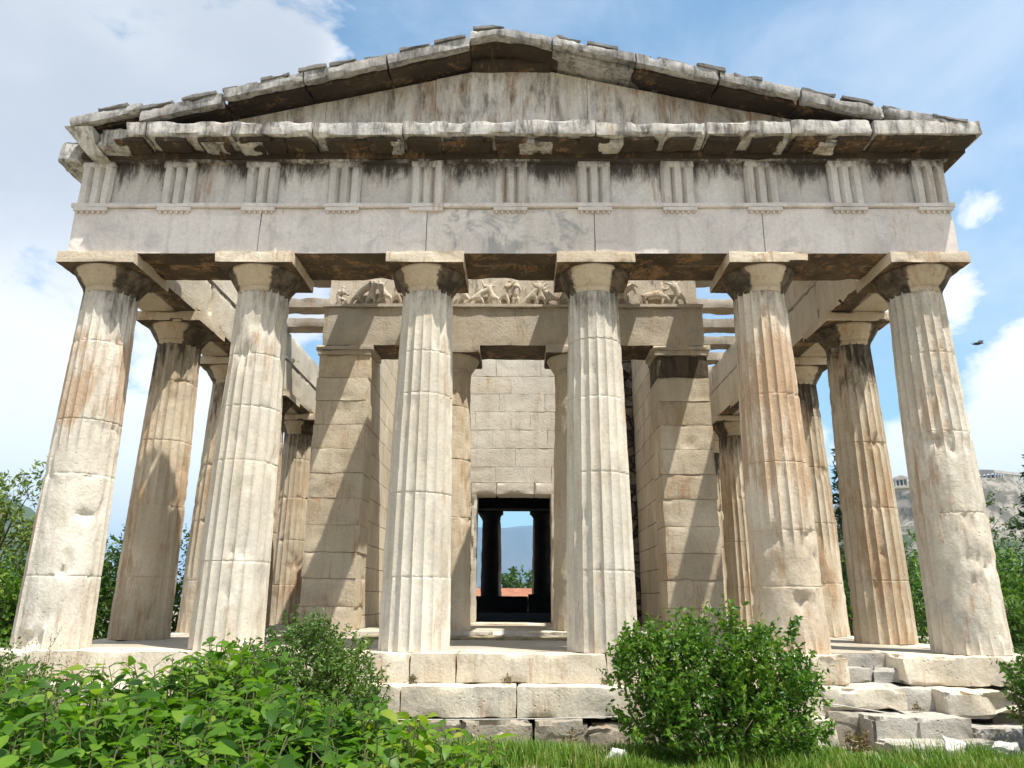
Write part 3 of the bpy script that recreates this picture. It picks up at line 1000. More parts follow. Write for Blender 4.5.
obj('door_jamb', rough(-1.02, -.90, 7.36, 8.1, .1, 3.138, .06, .01, .06, 1049, 3, .1), M_wallx, dw)
obj('door_jamb', rough(.92, 1.02, 7.36, 8.1, .1, 3.138, .06, .01, .04, 1051, 3, .1), M_wallx, dw)
obj('threshold', rough(-1.1, 1.1, 7.1, 8.2, .02, .13, .07, .008, .03, 1053), M_step, dw)
obj('rubble_fill', rough(2.02, 3.0, 7.25, 8.2, .0, 7.1, .1, .05, .06, 1055, 3), M_rubble, temple)
obj('porch_floor', rough(-2.94, 2.94, 3.55, 7.35, -.01, .10, .15, .006, .03, 1060), M_floor, temple)
obj('porch_step', join(rough(-2.95, -.35, 3.30, 3.60, -.01, .104, .06, .008, .03, 1062), rough(-.34, 2.95, 3.31, 3.6, -.01, .106, .06, .008, .03, 1064)), M_step2, temple)
obj('mossy_riser', rough(-2.6, 2.6, 2.6, 3.31, -.02, .03, .06, .02, .02, 1066), M_moss, temple)
# dark hall behind the door
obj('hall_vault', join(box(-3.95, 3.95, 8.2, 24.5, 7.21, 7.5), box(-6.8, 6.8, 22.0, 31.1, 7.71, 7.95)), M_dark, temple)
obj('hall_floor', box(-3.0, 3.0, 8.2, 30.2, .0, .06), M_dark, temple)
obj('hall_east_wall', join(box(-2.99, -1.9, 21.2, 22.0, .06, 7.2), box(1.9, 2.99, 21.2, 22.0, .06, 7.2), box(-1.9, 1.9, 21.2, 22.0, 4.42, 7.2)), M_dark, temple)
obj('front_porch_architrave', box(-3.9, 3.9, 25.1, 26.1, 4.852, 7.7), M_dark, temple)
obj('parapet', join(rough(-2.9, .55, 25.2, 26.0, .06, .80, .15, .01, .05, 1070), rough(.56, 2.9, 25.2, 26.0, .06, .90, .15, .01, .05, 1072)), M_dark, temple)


# ---- frieze figures (each one continuous body)
def skin_body(name, joints, edges, radii, mat, parent, sub=1, label=None):
    me = bpy.data.meshes.new(name)
    me.from_pydata(joints, edges, [])
    o = bpy.data.objects.new(name, me)
    link(o)
    sk = o.modifiers.new('skin', 'SKIN')
    for i, r in enumerate(radii):
        me.skin_vertices[0].data[i].radius = (r, r)
    me.skin_vertices[0].data[0].use_root = True
    sb = o.modifiers.new('sub', 'SUBSURF')
    sb.levels = sub
    sb.render_levels = sub
    bpy.context.view_layer.update()
    dg = bpy.context.evaluated_depsgraph_get()
    m2 = bpy.data.meshes.new_from_object(o.evaluated_get(dg))
    m2.materials.clear()
    m2.materials.append(mat)
    m2.polygons.foreach_set('use_smooth', [True] * len(m2.polygons))
    bpy.data.objects.remove(o)
    n = bpy.data.objects.new(name, m2)
    link(n, parent)
    if parent:
        n.matrix_parent_inverse = Matrix.Translation(-world_loc(parent))
    if label:
        n['label'] = label
    return n


def warrior(x, h, lean, la, ra, ll, rl, head=True, y=3.815, z0=6.635, flip=1):
    """h: hip height share, lean: torso lean; arms and legs as (dx,dz) of two joints"""
    k_ = .76
    hip = Vector((x, y, z0 + h * k_))
    ch = hip + Vector((lean * .25 * flip, -.02, .25)) * k_
    nk = ch + Vector((lean * .07 * flip, 0, .09)) * k_
    J = [hip, ch, nk]
    E = [(0, 1), (1, 2)]
    Rr = [.070, .084, .034]
    if head:
        J.append(nk + Vector((.02 * flip, -.02, .075)) * k_)
        E.append((2, 3))
        Rr.append(.056)
    for root, pts, r0 in ((1, la, .034), (1, ra, .034), (0, ll, .056), (0, rl, .056)):
        base = J[root]
        k = root
        for q, (dx, dz) in enumerate(pts):
            base = base + Vector((dx * flip, -.025 if q == 0 else .01, dz)) * k_
            if base.z < z0 + .02:
                base.z = z0 + .02
            J.append(base)
            E.append((k, len(J) - 1))
            k = len(J) - 1
            Rr.append(r0 * (.72, .5, .5)[q])
    skin_body('carved_figure', [tuple(j) for j in J], E, Rr, M_rel, of)


def centaur(x, flip=1, y=3.82, z0=6.635):
    P = lambda a, b, c=0: (x + a * .8 * flip, y + c, z0 + b * .76)
    J = [P(0, .30), P(.17, .33), P(.33, .36), P(.37, .52), P(.39, .63), P(.42, .72),
         P(.40, .16, -.03), P(.36, .02, -.03), P(.52, .26, -.02), P(.60, .14, -.02),
         P(-.06, .15, -.03), P(-.02, .02, -.03), P(-.13, .18, .02), P(-.17, .02, .02), P(-.16, .34), P(-.22, .18),
         P(.50, .48, -.03), P(.60, .56, -.03)]
    E = [(0, 1), (1, 2), (2, 3), (3, 4), (4, 5), (2, 6), (6, 7), (2, 8), (8, 9), (0, 10), (10, 11), (0, 12), (12, 13), (0, 14), (14, 15), (3, 16), (16, 17)]
    Rr = [.085, .085, .08, .072, .035, .05, .035, .025, .035, .025, .04, .025, .04, .025, .02, .012, .03, .02]
    skin_body('carved_centaur', J, E, Rr, M_rel, of)


W = warrior
W(-3.02, .35, .2, [(.12, .08), (.08, .1)], [(-.1, -.1), (.05, -.1)], [(.1, -.17), (.02, -.18)], [(-.1, -.17), (-.04, -.18)])
W(-2.15, .33, -.8, [(.12, .0), (.1, .06)], [(-.12, -.06), (-.08, .06)], [(.14, -.15), (.02, -.2)], [(-.12, -.16), (-.06, -.18)])
W(-.20, .35, .5, [(.12, .06), (.1, .1)], [(-.1, -.1), (-.06, -.1)], [(.12, -.16), (.02, -.2)], [(-.12, -.16), (-.06, -.18)])
W(.60, .34, -.3, [(.12, .1), (.06, .1)], [(-.12, .04), (-.06, .08)], [(.1, -.16), (.02, -.2)], [(-.12, -.16), (-.06, -.18)])
W(2.08, .35, .4, [(.12, .08), (.06, .1)], [(-.1, -.1), (.06, -.08)], [(.1, -.16), (.02, -.2)], [(-.12, -.16), (-.06, -.18)])
W(-3.75, .18, .5, [(.12, -.08), (.1, -.06)], [(-.08, -.12), (.0, -.1)], [(.2, .02), (.08, -.2)], [(.12, -.12), (-.1, -.06)])
W(-3.30, .34, 1.0, [(.12, .02), (.1, -.1)], [(.1, -.14), (.06, -.12)], [(.1, -.16), (.02, -.18)], [(-.14, -.16), (-.06, -.18)])
W(-2.75, .36, -.5, [(.13, .05), (.08, .12)], [(-.13, -.06), (-.1, .06)], [(.2, -.12), (.02, -.22)], [(-.14, -.18), (-.08, -.18)])
W(-2.50, .34, .3, [(.12, .06), (.08, .1)], [(-.1, -.1), (.06, -.1)], [(.14, -.16), (.02, -.18)], [(-.1, -.18), (-.04, -.18)])
W(-1.90, .35, .4, [(.12, .06), (.12, .08)], [(-.1, -.1), (-.06, -.1)], [(.14, -.14), (.02, -.2)], [(-.12, -.16), (-.06, -.18)])
W(-1.05, .34, -.2, [(.12, .1), (.1, .1)], [(-.12, .02), (-.1, .1)], [(.16, -.14), (.02, -.2)], [(-.14, -.16), (-.06, -.18)])
W(-.78, .26, 1.2, [(.12, .04), (.12, .06)], [(.06, -.14), (.1, -.08)], [(.16, -.06), (.04, -.18)], [(-.2, -.1), (-.16, -.1)])
W(-.42, .24, -.6, [(.14, .12), (.06, .14)], [(-.12, .12), (-.06, .14)], [(.16, -.04), (.04, -.18)], [(-.14, -.06), (.06, -.14)])
W(.06, .36, .05, [(.1, -.1), (.04, -.12)], [(-.1, -.1), (-.02, -.12)], [(.06, -.18), (.01, -.18)], [(-.07, -.18), (-.01, -.18)])
W(.40, .33, .9, [(.13, .05), (.1, .06)], [(.08, -.12), (.1, -.06)], [(.14, -.15), (.02, -.18)], [(-.16, -.14), (-.1, -.16)])
W(.78, .28, -.9, [(.12, -.02), (.1, .08)], [(-.12, .04), (-.1, .08)], [(.2, -.08), (.12, -.14)], [(-.08, -.14), (-.06, -.14)])
W(1.10, .34, .4, [(.12, .06), (.12, .08)], [(-.1, -.1), (-.06, -.1)], [(.14, -.14), (.02, -.2)], [(-.12, -.16), (-.06, -.18)])
W(1.75, .34, -.4, [(.12, .06), (.12, .08)], [(-.1, -.1), (-.06, -.1)], [(.14, -.14), (.02, -.2)], [(-.12, -.16), (-.06, -.18)])
W(2.32, .34, .9, [(.1, -.12), (.06, -.12)], [(.12, .02), (.1, -.06)], [(.1, -.16), (.02, -.18)], [(-.14, -.15), (-.08, -.18)])
centaur(2.85)
W(3.52, .34, -.5, [(.12, .08), (.06, .12)], [(-.13, .06), (-.12, .04)], [(.14, -.14), (.02, -.2)], [(-.12, -.16), (-.06, -.18)])


# ------------------------------------------------------------------ vegetation
def leaf_geo(V, F, p, d, side, L, Wd, fold=.25, droop=.2, broad=False):
    """one leaf at p growing along d; side = across vector"""
    n = d.cross(side).normalized()
    k = len(V)
    if broad:
        prof = [(0, 0.02), (.16, .34), (.42, .5), (.72, .32), (1.0, 0.01)]
        for t, w in prof:
            c = p + d * (L * t) - n * (droop * L * t * t)
            V.append(tuple(c + side * (w * Wd) + n * (fold * w * Wd)))
            V.append(tuple(c))
            V.append(tuple(c - side * (w * Wd) + n * (fold * w * Wd)))
        for i in range(4):
            a = k + i * 3
            F.append((a, a + 1, a + 4, a + 3))
            F.append((a + 1, a + 2, a + 5, a + 4))
    else:
        m = p + d * (L * .5) - n * (droop * L * .2)
        e = p + d * L - n * (droop * L)
        V += [tuple(p), tuple(m + side * (Wd * .5) + n * (fold * Wd * .5)), tuple(e), tuple(m - side * (Wd * .5) + n * (fold * Wd * .5))]
        F.append((k, k + 1, k + 2))
        F.append((k, k + 2, k + 3))


def rdir(rnd, upb=0.0):
    while True:
        v = Vector((rnd.uniform(-1, 1), rnd.uniform(-1, 1), rnd.uniform(-1, 1)))
        if .05 < v.length < 1:
            v.normalize()
            v.z += upb
            return v.normalized()


def foliage(lobes, ntwig, per, twig, L, Wd, seed, upb=.5, broad=False, shell=.45, droop=.2, out=.9, jit=.3):
    """leaves on short twigs spread through a set of uneven lobes (x,y,z,rx,ry,rz)"""
    rnd = random.Random(seed)
    V, F = [], []
    vol = [l[3] * l[4] * l[5] for l in lobes]
    tw = []
    for _ in range(ntwig):
        l = rnd.choices(lobes, vol)[0]
        dv = rdir(rnd)
        rad = shell + (1 - shell) * rnd.random() ** .6
        c = Vector(l[:3])
        e = Vector((dv.x * l[3], dv.y * l[4], dv.z * l[5]))
        p = c + e * rad
        nn = fbm(p, 1.6 / max(.5, l[3]), seed)
        if nn < -.13 and rnd.random() < .85:
            continue
        d = (e.normalized() * out + Vector((0, 0, upb)) + rdir(rnd) * .5).normalized()
        p = p + e.normalized() * (.2 * nn * l[3])
        ln = twig * rnd.uniform(.5, 1.4)
        tw.append((p - d * ln * .6, p + d * ln * .6))
        for q in range(per):
            t = q / max(1, per - 1)
            pp = p + d * (ln * (t - .4))
            ld = (d * .5 + rdir(rnd) * .9).normalized()
            sd = ld.cross(rdir(rnd))
            if sd.length < .05:
                continue
            sd.normalize()
            s = rnd.uniform(1 - jit, 1 + jit)
            if ld.cross(sd).z < 0:
                sd = -sd
            leaf_geo(V, F, pp, ld, sd, L * s, Wd * s, .25, droop, broad)
    return (V, F), tw


def twigs_geo(tw, r=.004, every=3):
    return join(*[tube([a, b], [r, r * .5], 4) for a, b in tw[::every]]) if tw else ([], [])


M_bark = flatmat('bark', (.09, .065, .045), (.17, .13, .09), 14, stretch=(1, 1, .25))
M_stem = flatmat('green_stem', (.05, .085, .02), (.09, .09, .035), 9)
M_leafA = leafmat('broad_leaf', [(.022, .065, .007), (.045, .125, .010), (.085, .19, .015), (.15, .27, .025), (.30, .32, .05)], .45, .25)
M_leafB = leafmat('myrtle_leaf', [(.024, .075, .010), (.055, .145, .014), (.11, .22, .022), (.20, .30, .04)], .40, .35)
M_leafC = leafmat('pomegranate_leaf', [(.04, .09, .018), (.07, .15, .026), (.12, .21, .04), (.20, .26, .07)], .35, .35)
M_leafD = leafmat('tree_leaf', [(.022, .055, .010), (.042, .095, .015), (.075, .145, .024), (.13, .20, .036)], .32, .3, .4)
M_leafE = leafmat('olive_leaf', [(.09, .15, .03), (.14, .21, .045), (.20, .27, .06), (.26, .31, .10)], .25, .3, .4)
M_pine = leafmat('conifer_needle', [(.012, .03, .012), (.022, .05, .018), (.036, .07, .024), (.05, .09, .03)], .15, .2, .4)
M_twigr = leafmat('reddish_twig_leaf', [(.10, .09, .04), (.14, .12, .05), (.18, .13, .07), (.20, .10, .06)], .3, .3)
M_grass = leafmat('grass_blade', [(.05, .12, .012), (.09, .19, .018), (.14, .25, .028), (.34, .31, .13)], .35, .3, 1.5)
M_flower = flatmat('white_petal', (.75, .74, .70), (.62, .60, .52), 5)


def shrub(name, label, cat, base, lobes, ntwig, per, twig, L, Wd, mat, seed, stems=7, group=None, **kw):
    t = thing(name, label, cat, base, group)
    fol, tw = foliage(lobes, ntwig, per, twig, L, Wd, seed, **kw)
    obj('foliage', fol, mat, t, angle=None)
    rnd = random.Random(seed + 1)
    gs = []
    b = Vector(base)
    for l in lobes:
        for _ in range(max(1, stems // len(lobes))):
            e = Vector(l[:3]) + rdir(rnd) * (l[3] * .6)
            m = (b + e) * .5 + rdir(rnd) * .12 * l[3]
            r = .016 * max(.6, l[3])
            gs.append(tube([b + rdir(rnd) * .05, m, e], [r, r * .7, r * .3], 6))
    gs.append(twigs_geo(tw, .0035 * max(1, L * 14), 4))
    obj('branches', join(*gs), M_bark, t, angle=None)
    return t


# dense dark green bush right of the centre, against the steps
shrub('bush', 'dense rounded green bush in front of the steps, right of centre', 'bush', (2.15, -2.2, -.95),
      [(1.62, -2.2, -.05, .45, .5, .42), (1.45, -2.2, .15, .26, .3, .30), (2.15, -2.25, .02, .42, .5, .45), (2.0, -2.15, .30, .26, .3, .22), (2.65, -2.2, -.02, .40, .5, .42),
       (2.75, -2.1, .12, .26, .3, .24), (3.05, -2.15, -.25, .34, .45, .36), (2.3, -2.35, -.45, .75, .55, .45), (1.6, -2.3, -.48, .42, .5, .38), (2.9, -2.3, -.6, .42, .4, .30),
       (3.12, -2.1, .22, .13, .15, .36), (1.25, -2.2, -.05, .16, .2, .22), (2.45, -2.15, .38, .14, .2, .22)],
      2400, 10, .20, .066, .034, M_leafB, 21, 16, upb=.9, shell=.15)
# shoots that stick out of it
def shoots(pts, seed, L, Wd, mat, base_label=None, step=.035):
    rnd = random.Random(seed)
    V, F, st = [], [], []
    for a, b in pts:
        a, b = Vector(a), Vector(b)
        st.append(tube([a, (a + b) / 2 + rdir(rnd) * .02, b], [.005, .004, .002], 5))
        n = int((b - a).length / step)
        for i in range(n):
            p = a.lerp(b, i / n)
            d = ((b - a).normalized() * .7 + rdir(rnd) * .9).normalized()
            s = d.cross(rdir(rnd)).normalized()
            if d.cross(s).z < 0:
                s = -s
            leaf_geo(V, F, p, d, s, L * rnd.uniform(.7, 1.2), Wd * rnd.uniform(.7, 1.2), .2, .2)
    return (V, F), join(*st)


# far right bush at the frame edge
shrub('bush', 'small light green bush at the right frame edge beside the stone stair', 'bush', (5.6, -2.0, -.98),
      [(5.80, -2.0, -.48, .28, .4, .30), (5.66, -2.05, -.22, .20, .3, .22), (6.15, -2.0, -.12, .45, .5, .36), (5.48, -2.05, -.08, .09, .14, .15)], 900, 9, .16, .06, .030, M_leafC, 33, 8, upb=.8, shell=.2)
# finer bush left of the third column
shrub('bush', 'fine leaved bush in front of the second and third columns', 'bush', (-2.35, -2.0, -1.0),
      [(-2.25, -2.0, -.05, .62, .5, .42), (-2.75, -2.1, -.3, .5, .5, .45), (-1.70, -2.1, -.36, .45, .5, .45), (-2.3, -1.9, .26, .34, .3, .26), (-3.1, -2.1, -.45, .6, .5, .4), (-1.75, -2.0, .08, .32, .3, .26), (-2.2, -2.1, -.6, .8, .5, .35)],
      3800, 10, .14, .050, .023, M_leafC, 44, 12, upb=.9, shell=.2)
# left edge bush with reddish tips
shrub('bush', 'bush with thin reddish twigs at the foot of the leftmost column', 'bush', (-5.9, -1.8, -1.0),
      [(-6.3, -1.8, -.25, .75, .6, .6), (-5.7, -1.9, -.5, .6, .5, .45), (-6.9, -1.7, -.05, .7, .6, .55), (-5.35, -1.7, -.55, .4, .4, .35)],
      2600, 9, .18, .055, .026, M_leafC, 55, 12, upb=.9, shell=.2)
shrub('bush', 'airy brownish weed before the leftmost column base', 'bush', (-5.35, -1.5, -1.0),
      [(-5.5, -1.5, -.1, .30, .3, .42), (-5.15, -1.5, -.25, .28, .3, .40)], 90, 7, .22, .028, .012, M_twigr, 57, 8, upb=1.2, shell=.1)


# broad leaved saplings in the foreground, close to the camera
def sapling(base, tops, seed, label, L=.085, Wd=.062, group='broad leaved saplings in the foreground'):
    """stems from base to each top with broad leaves alternating along them"""
    t = thing('sapling', label, 'sapling', base, group)
    rnd = random.Random(seed)
    V, F, st = [], [], []
    b = Vector(base)
    for top, n in tops:
        e = Vector(top)
        a = b + Vector((rnd.uniform(-.12, .12), rnd.uniform(-.12, .12), 0))
        m = a.lerp(e, .55) + Vector((rnd.uniform(-.08, .08), rnd.uniform(-.08, .08), .08))
        pts = [a, a.lerp(m, .5), m, m.lerp(e, .5) + Vector((0, 0, .03)), e]
        st.append(tube(pts, [.009, .008, .006, .004, .002], 6))
        for i in range(n):
            u = .30 + .70 * i / max(1, n - 1)
            u4 = u * 4
            k = min(3, int(u4))
            p = pts[k].lerp(pts[k + 1], u4 - k)
            ax = (pts[k + 1] - pts[k]).normalized()
            ang = i * 2.4 + rnd.uniform(-.5, .5)
            h = Vector((math.cos(ang), math.sin(ang), rnd.uniform(.0, .45))).normalized()
            ld = (h + ax * .35).normalized()
            pe = p + ld * (.025 + .02 * rnd.random())
            sd = ld.cross(Vector((0, 0, 1)) + rdir(rnd) * .35).normalized()
            if ld.cross(sd).z < 0:
                sd = -sd
            s = rnd.uniform(.42, 1.4) * (1.05 - .35 * max(0, u - .8) / .2)
            ld2 = (ld + Vector((0, 0, -1.0 * rnd.random() ** 1.5)) + rdir(rnd) * .25).normalized()
            sd = (sd + rdir(rnd) * .45)
            sd = (sd - ld2 * sd.dot(ld2)).normalized()
            leaf_geo(V, F, pe, ld2, sd, L * s, Wd * s, rnd.uniform(.05, .35), rnd.uniform(.1, .5), True)
            if i % 2 == 0:
                st.append(tube([p, pe], [.0022, .0016], 4))
    obj('leaves', (V, F), M_leafA, t, angle=None)
    obj('stems', join(*st), M_stem, t, angle=None)
    return t


def at(u, v, dist):
    """a point at the given distance along +Y from the camera, for planning plant tops"""
    a, b = u - 512, v - 384
    d = rt * (a / 732.617) - up * (b / 732.617) + fw
    return CAM + d * (dist / d.y)


def gz(x, y):
    return ground_z(x, y)


rs = random.Random(5)
plans = [  # centre u, spread u, top v, distance, stems, words
    (15, 55, 690, 3.0, 9, 'leftmost broad leaved sapling in the near foreground'),
    (70, 60, 705, 2.6, 9, 'sapling with large drooping leaves low at the left foreground'),
    (110, 55, 680, 3.4, 10, 'broad leaved sapling in front of the leftmost column'),
    (185, 60, 668, 3.6, 11, 'tall sapling with bright leaves before the second column'),
    (240, 45, 652, 3.9, 8, 'highest reaching sapling shoot against the second column'),
    (160, 70, 715, 2.7, 10, 'dense low sapling between the two nearest left shrubs'),
    (250, 65, 700, 3.0, 11, 'leafy sapling at the left of the centre bush'),
    (320, 60, 712, 3.1, 10, 'broad leaved sapling below the fine leaved bush'),
    (375, 45, 726, 3.2, 8, 'sapling at the right end of the leafy thicket'),
    (430, 40, 745, 3.2, 7, 'low broad leaves left of the grass'),
    (485, 30, 722, 3.4, 3, 'slim sapling shoot standing alone before the steps'),
    (215, 80, 745, 2.3, 9, 'nearest sapling at the bottom of the picture'),
    (60, 60, 745, 2.3, 8, 'nearest sapling in the bottom left corner'),
    (345, 60, 752, 2.5, 7, 'nearest low sapling under the thicket at centre left')]
for k, (u, su, v, dist, ns, words) in enumerate(plans):
    p = at(u, 768, dist)
    base = (p.x, p.y, gz(p.x, p.y))
    tops = []
    for s in range(ns if ns < 4 else int(ns * 3.1)):
        uu = u + rs.uniform(-su, su)
        vv = v - 14 + abs(rs.gauss(0, 1)) * 30 + (0 if s else -6)
        q = at(uu, vv, dist + rs.uniform(-.35, .35))
        tops.append((q, rs.randint(28, 42)))
    sapling(base, tops, 900 + k, words, .080 if ns > 3 else .085, .047 if ns > 3 else .052)


# ------------------------------------------------------------------ trees and far plants
def tree(name, label, cat, x, y, h, lobes, ntwig, per, twig, L, Wd, mat, seed, tr=.12, group=None, z=None, **kw):
    z = ground_z(x, y) if z is None else z
    t = thing(name, label, cat, (x, y, z), group)
    rnd = random.Random(seed)
    top = Vector((x, y, z + h * .8))
    gs = [tube([(x, y, z - .1), (x + .06 * h * rnd.uniform(-1, 1) * .3, y, z + h * .3), tuple(top)], [tr, tr * .75, tr * .3], 8)]
    L2 = [(x + a * h, y + b * h, z + c * h, r1 * h, r2 * h, r3 * h) for a, b, c, r1, r2, r3 in lobes]
    for l in L2:
        for _ in range(3):
            s = Vector((x, y, z + h * rnd.uniform(.25, .55)))
            e = Vector(l[:3]) + rdir(rnd) * l[3] * .6
            gs.append(tube([s, s.lerp(e, .5) + Vector((0, 0, .05 * h)), e], [tr * .45, tr * .3, tr * .1], 6))
    fol, tw = foliage(L2, ntwig, per, twig, L, Wd, seed, **kw)
    gs.append(twigs_geo(tw, .008 * max(1, h / 6), 6))
    obj('crown', fol, mat, t, angle=None)
    obj('trunk', join(*gs), M_bark, t, angle=None)
    return t


CROWN = [(0, 0, .62, .30, .30, .26), (.16, .05, .78, .20, .2, .18), (-.17, -.05, .74, .21, .2, .19), (.05, -.1, .45, .26, .24, .20), (-.1, .1, .88, .15, .15, .12)]
LOW = [(0, 0, .45, .42, .42, .34), (.3, .05, .50, .30, .3, .30), (-.3, 0, .42, .30, .3, .32), (.05, -.1, .80, .26, .24, .20), (0, 0, .18, .5, .45, .2)]
WISPY = [(0, 0, .6, .22, .22, .34), (.12, 0, .78, .16, .16, .22), (-.14, 0, .72, .16, .16, .22), (0, 0, .35, .25, .25, .2)]
G1 = 'trees left of the temple'
tl = [(-11.6, 6.0, 4.6, WISPY, M_leafE, 'airy pale green tree left of the leftmost column', 650),
      (-9.6, 8.5, 3.4, LOW, M_leafD, 'round green bush behind the leftmost columns', 1500),
      (-12.4, 9.5, 3.6, LOW, M_leafD, 'wide green bush at the left frame edge', 1500),
      (-10.3, 5.0, 2.4, LOW, M_leafB, 'low dark shrub at the left frame edge', 1100),
      (-8.6, 12.5, 4.1, CROWN, M_leafD, 'slender tree seen between the two leftmost columns', 1200),
      (-9.2, 17.0, 3.3, LOW, M_leafD, 'green shrub seen between the second and third columns on the left side', 900),
      (-14.6, 14.0, 3.9, LOW, M_leafB, 'dark green tree at the left frame edge, farther back', 900)]
for k, (x, y, h, lb, m, words, nt) in enumerate(tl):
    tree('broadleaf_tree' if lb is not LOW else 'bush', words, 'tree' if lb is not LOW else 'bush', x, y, h, lb, nt, 9, .3, .13, .06, m, 300 + k, .07, shell=.3, upb=.5)
tr_ = [(9.0, 9.5, 3.2, LOW, M_leafD, 'green bush seen behind the rightmost columns', 1100),
       (10.6, 6.6, 1.9, LOW, M_leafC, 'light green shrub low at the right frame edge', 1000),
       (13.4, 10.5, 3.0, LOW, M_leafB, 'dark green bush at the right frame edge', 1200),
       (17.0, 18.0, 5.6, LOW, M_leafD, 'wide mid green tree at the right, below the rocky hill', 1500),
       (12.6, 19.0, 5.0, LOW, M_pine, 'dark tree seen between the two rightmost columns', 1600)]
for k, (x, y, h, lb, m, words, nt) in enumerate(tr_):
    tree('bush' if h < 4 else 'broadleaf_tree', words, 'bush' if h < 4 else 'tree', x, y, h, lb, nt, 9, .3, .13, .06, m, 340 + k, .09, shell=.3, upb=.4)


def conifer(x, y, h, w, label, seed, z=None):
    z = ground_z(x, y) if z is None else z
    t = thing('conifer', label, 'tree', (x, y, z))
    rnd = random.Random(seed)
    gs = [tube([(x, y, z - .1), (x, y, z + h)], [.16 * h / 8, .03], 8)]
    V, F = [], []
    nb = int(h * 9)
    for i in range(nb):
        tt = .12 + .87 * i / nb
        ang = i * 2.4
        ln = w * (1 - tt) ** .8 * rnd.uniform(.55, 1.1) + .12
        s = Vector((x, y, z + h * tt))
        d = Vector((math.cos(ang), math.sin(ang), rnd.uniform(-.05, .35))).normalized()
        e = s + d * ln
        gs.append(tube([s, e], [.02, .006], 4))
        for q in range(int(60 * ln / w) + 14):
            p = s.lerp(e, rnd.uniform(.15, 1.05)) + rdir(rnd) * .12
            ld = (d + rdir(rnd) * .9).normalized()
            sd = ld.cross(rdir(rnd)).normalized()
            leaf_geo(V, F, p, ld, sd, .30 * rnd.uniform(.6, 1.3), .10, .2, .2)
    obj('crown', (V, F), M_pine, t, angle=None)
    obj('trunk', join(*gs), M_bark, t, angle=None)
    return t


conifer(20.3, 17.6, 7.5, 2.2, 'tall dark conifer rising at the right frame edge', 71)
conifer(15.6, 24.0, 9.0, 1.8, 'dark conifer seen between the two rightmost columns', 73)
conifer(13.6, 26.5, 7.5, 1.8, 'smaller dark conifer seen left of the rightmost column', 75)
tree('broadleaf_tree', 'round green tree framed by the doorway far behind the temple', 'tree', -.5, 140.0, 17.0, LOW, 2600, 9, 1.2, .85, .5, M_leafD, 77, .4, shell=.35, upb=.3, z=-11.0)
# far trees on the slope below the rocky hill
rf = random.Random(31)
for k in range(26):
    a = R(rf.uniform(25, 44))
    d = rf.uniform(60, 210)
    x, y = d * math.sin(a), -10 + d * math.cos(a)
    h = rf.uniform(6, 10)
    tree('distant_tree', 'distant dark tree on the slope below the rocky hill', 'tree', x, y, h, LOW, 240, 6, 1.0, .8, .5, rf.choice((M_leafD, M_pine, M_leafB)),
         1200 + k, .2, group='trees on the far slope', shell=.4, upb=.3, z=ground_z(x, y) + max(0, (d - 60) * .10) - 1.0)

# ------------------------------------------------------------------ grass strip in front of the steps
def grass(x0, x1, y0, y1, dens, seed, hh=.12, skip=None):
    rnd = random.Random(seed)
    V, F = [], []
    for _ in range(int((x1 - x0) * (y1 - y0) * dens)):
        x, y = rnd.uniform(x0, x1), rnd.uniform(y0, y1)
        if fbm((x, y, 0), 1.3, 6) < -.12 and rnd.random() < .75:
            continue
        if skip and skip(x, y):
            continue
        z = ground_z(x, y)
        a = rnd.uniform(0, 6.28)
        h = hh * rnd.uniform(.4, 1.35) * (1 + 1.0 * fbm((x, y, 0), .9, 2))
        b = rnd.uniform(.1, .8) * h
        w = rnd.uniform(.004, .009)
        c, s = math.cos(a), math.sin(a)
        px, py = -s * w, c * w
        k = len(V)
        V += [(x - px, y - py, z - .01), (x + px, y + py, z - .01), (x + px * .7 + c * b * .35, y + py * .7 + s * b * .35, z + h * .6),
              (x - px * .7 + c * b * .35, y - py * .7 + s * b * .35, z + h * .6), (x + c * b, y + s * b, z + h)]
        F += [(k, k + 1, k + 2, k + 3), (k + 3, k + 2, k + 4)]
    return V, F


tag(obj('grass', join(grass(-1.6, 7.2, -3.1, -1.30, 2300, 3, .13, lambda x, y: y > -1.85 and x > 4.1 and rs.random() < .9),
                      grass(-7.5, -1.6, -3.2, -1.3, 500, 4, .16)), M_grass, angle=None), kind='stuff')

# small weeds that root in joints of the temple
for (x, y, z, s, words) in ((-5.78, 6.1, 6.57, .16, 'small green tuft growing on the inner left side beam'),
                            (-5.78, 7.6, 6.57, .11, 'tiny green tuft farther along the inner left side beam'),
                            (.02, -.70, -.35, .07, 'tuft of dry grass in the joint of the middle step'),
                            (-1.2, -.72, -.35, .06, 'small dry tuft on the middle step below the third column'),
                            (1.25, -.72, -.35, .06, 'small dry tuft on the middle step below the fourth column'),
                            (4.0, -1.45, -.98, .13, 'brown weed at the left foot of the stone stair'),
                            (.75, -1.36, -1.0, .12, 'weed sprouting before the broken foundation stones'),
                            (5.0, -.92, -.6, .06, 'tiny weed in a joint of the stone stair')):
    t = thing('weed', words, 'weed', (x, y, z))
    f, tw = foliage([(x, y, z + s * .7, s, s, s)], 40, 7, s * .5, s * .45, s * .14, int(x * 100) + 900, upb=.8, shell=.1)
    obj('leaves', f, M_leafC if z > 0 else M_twigr, t, angle=None)

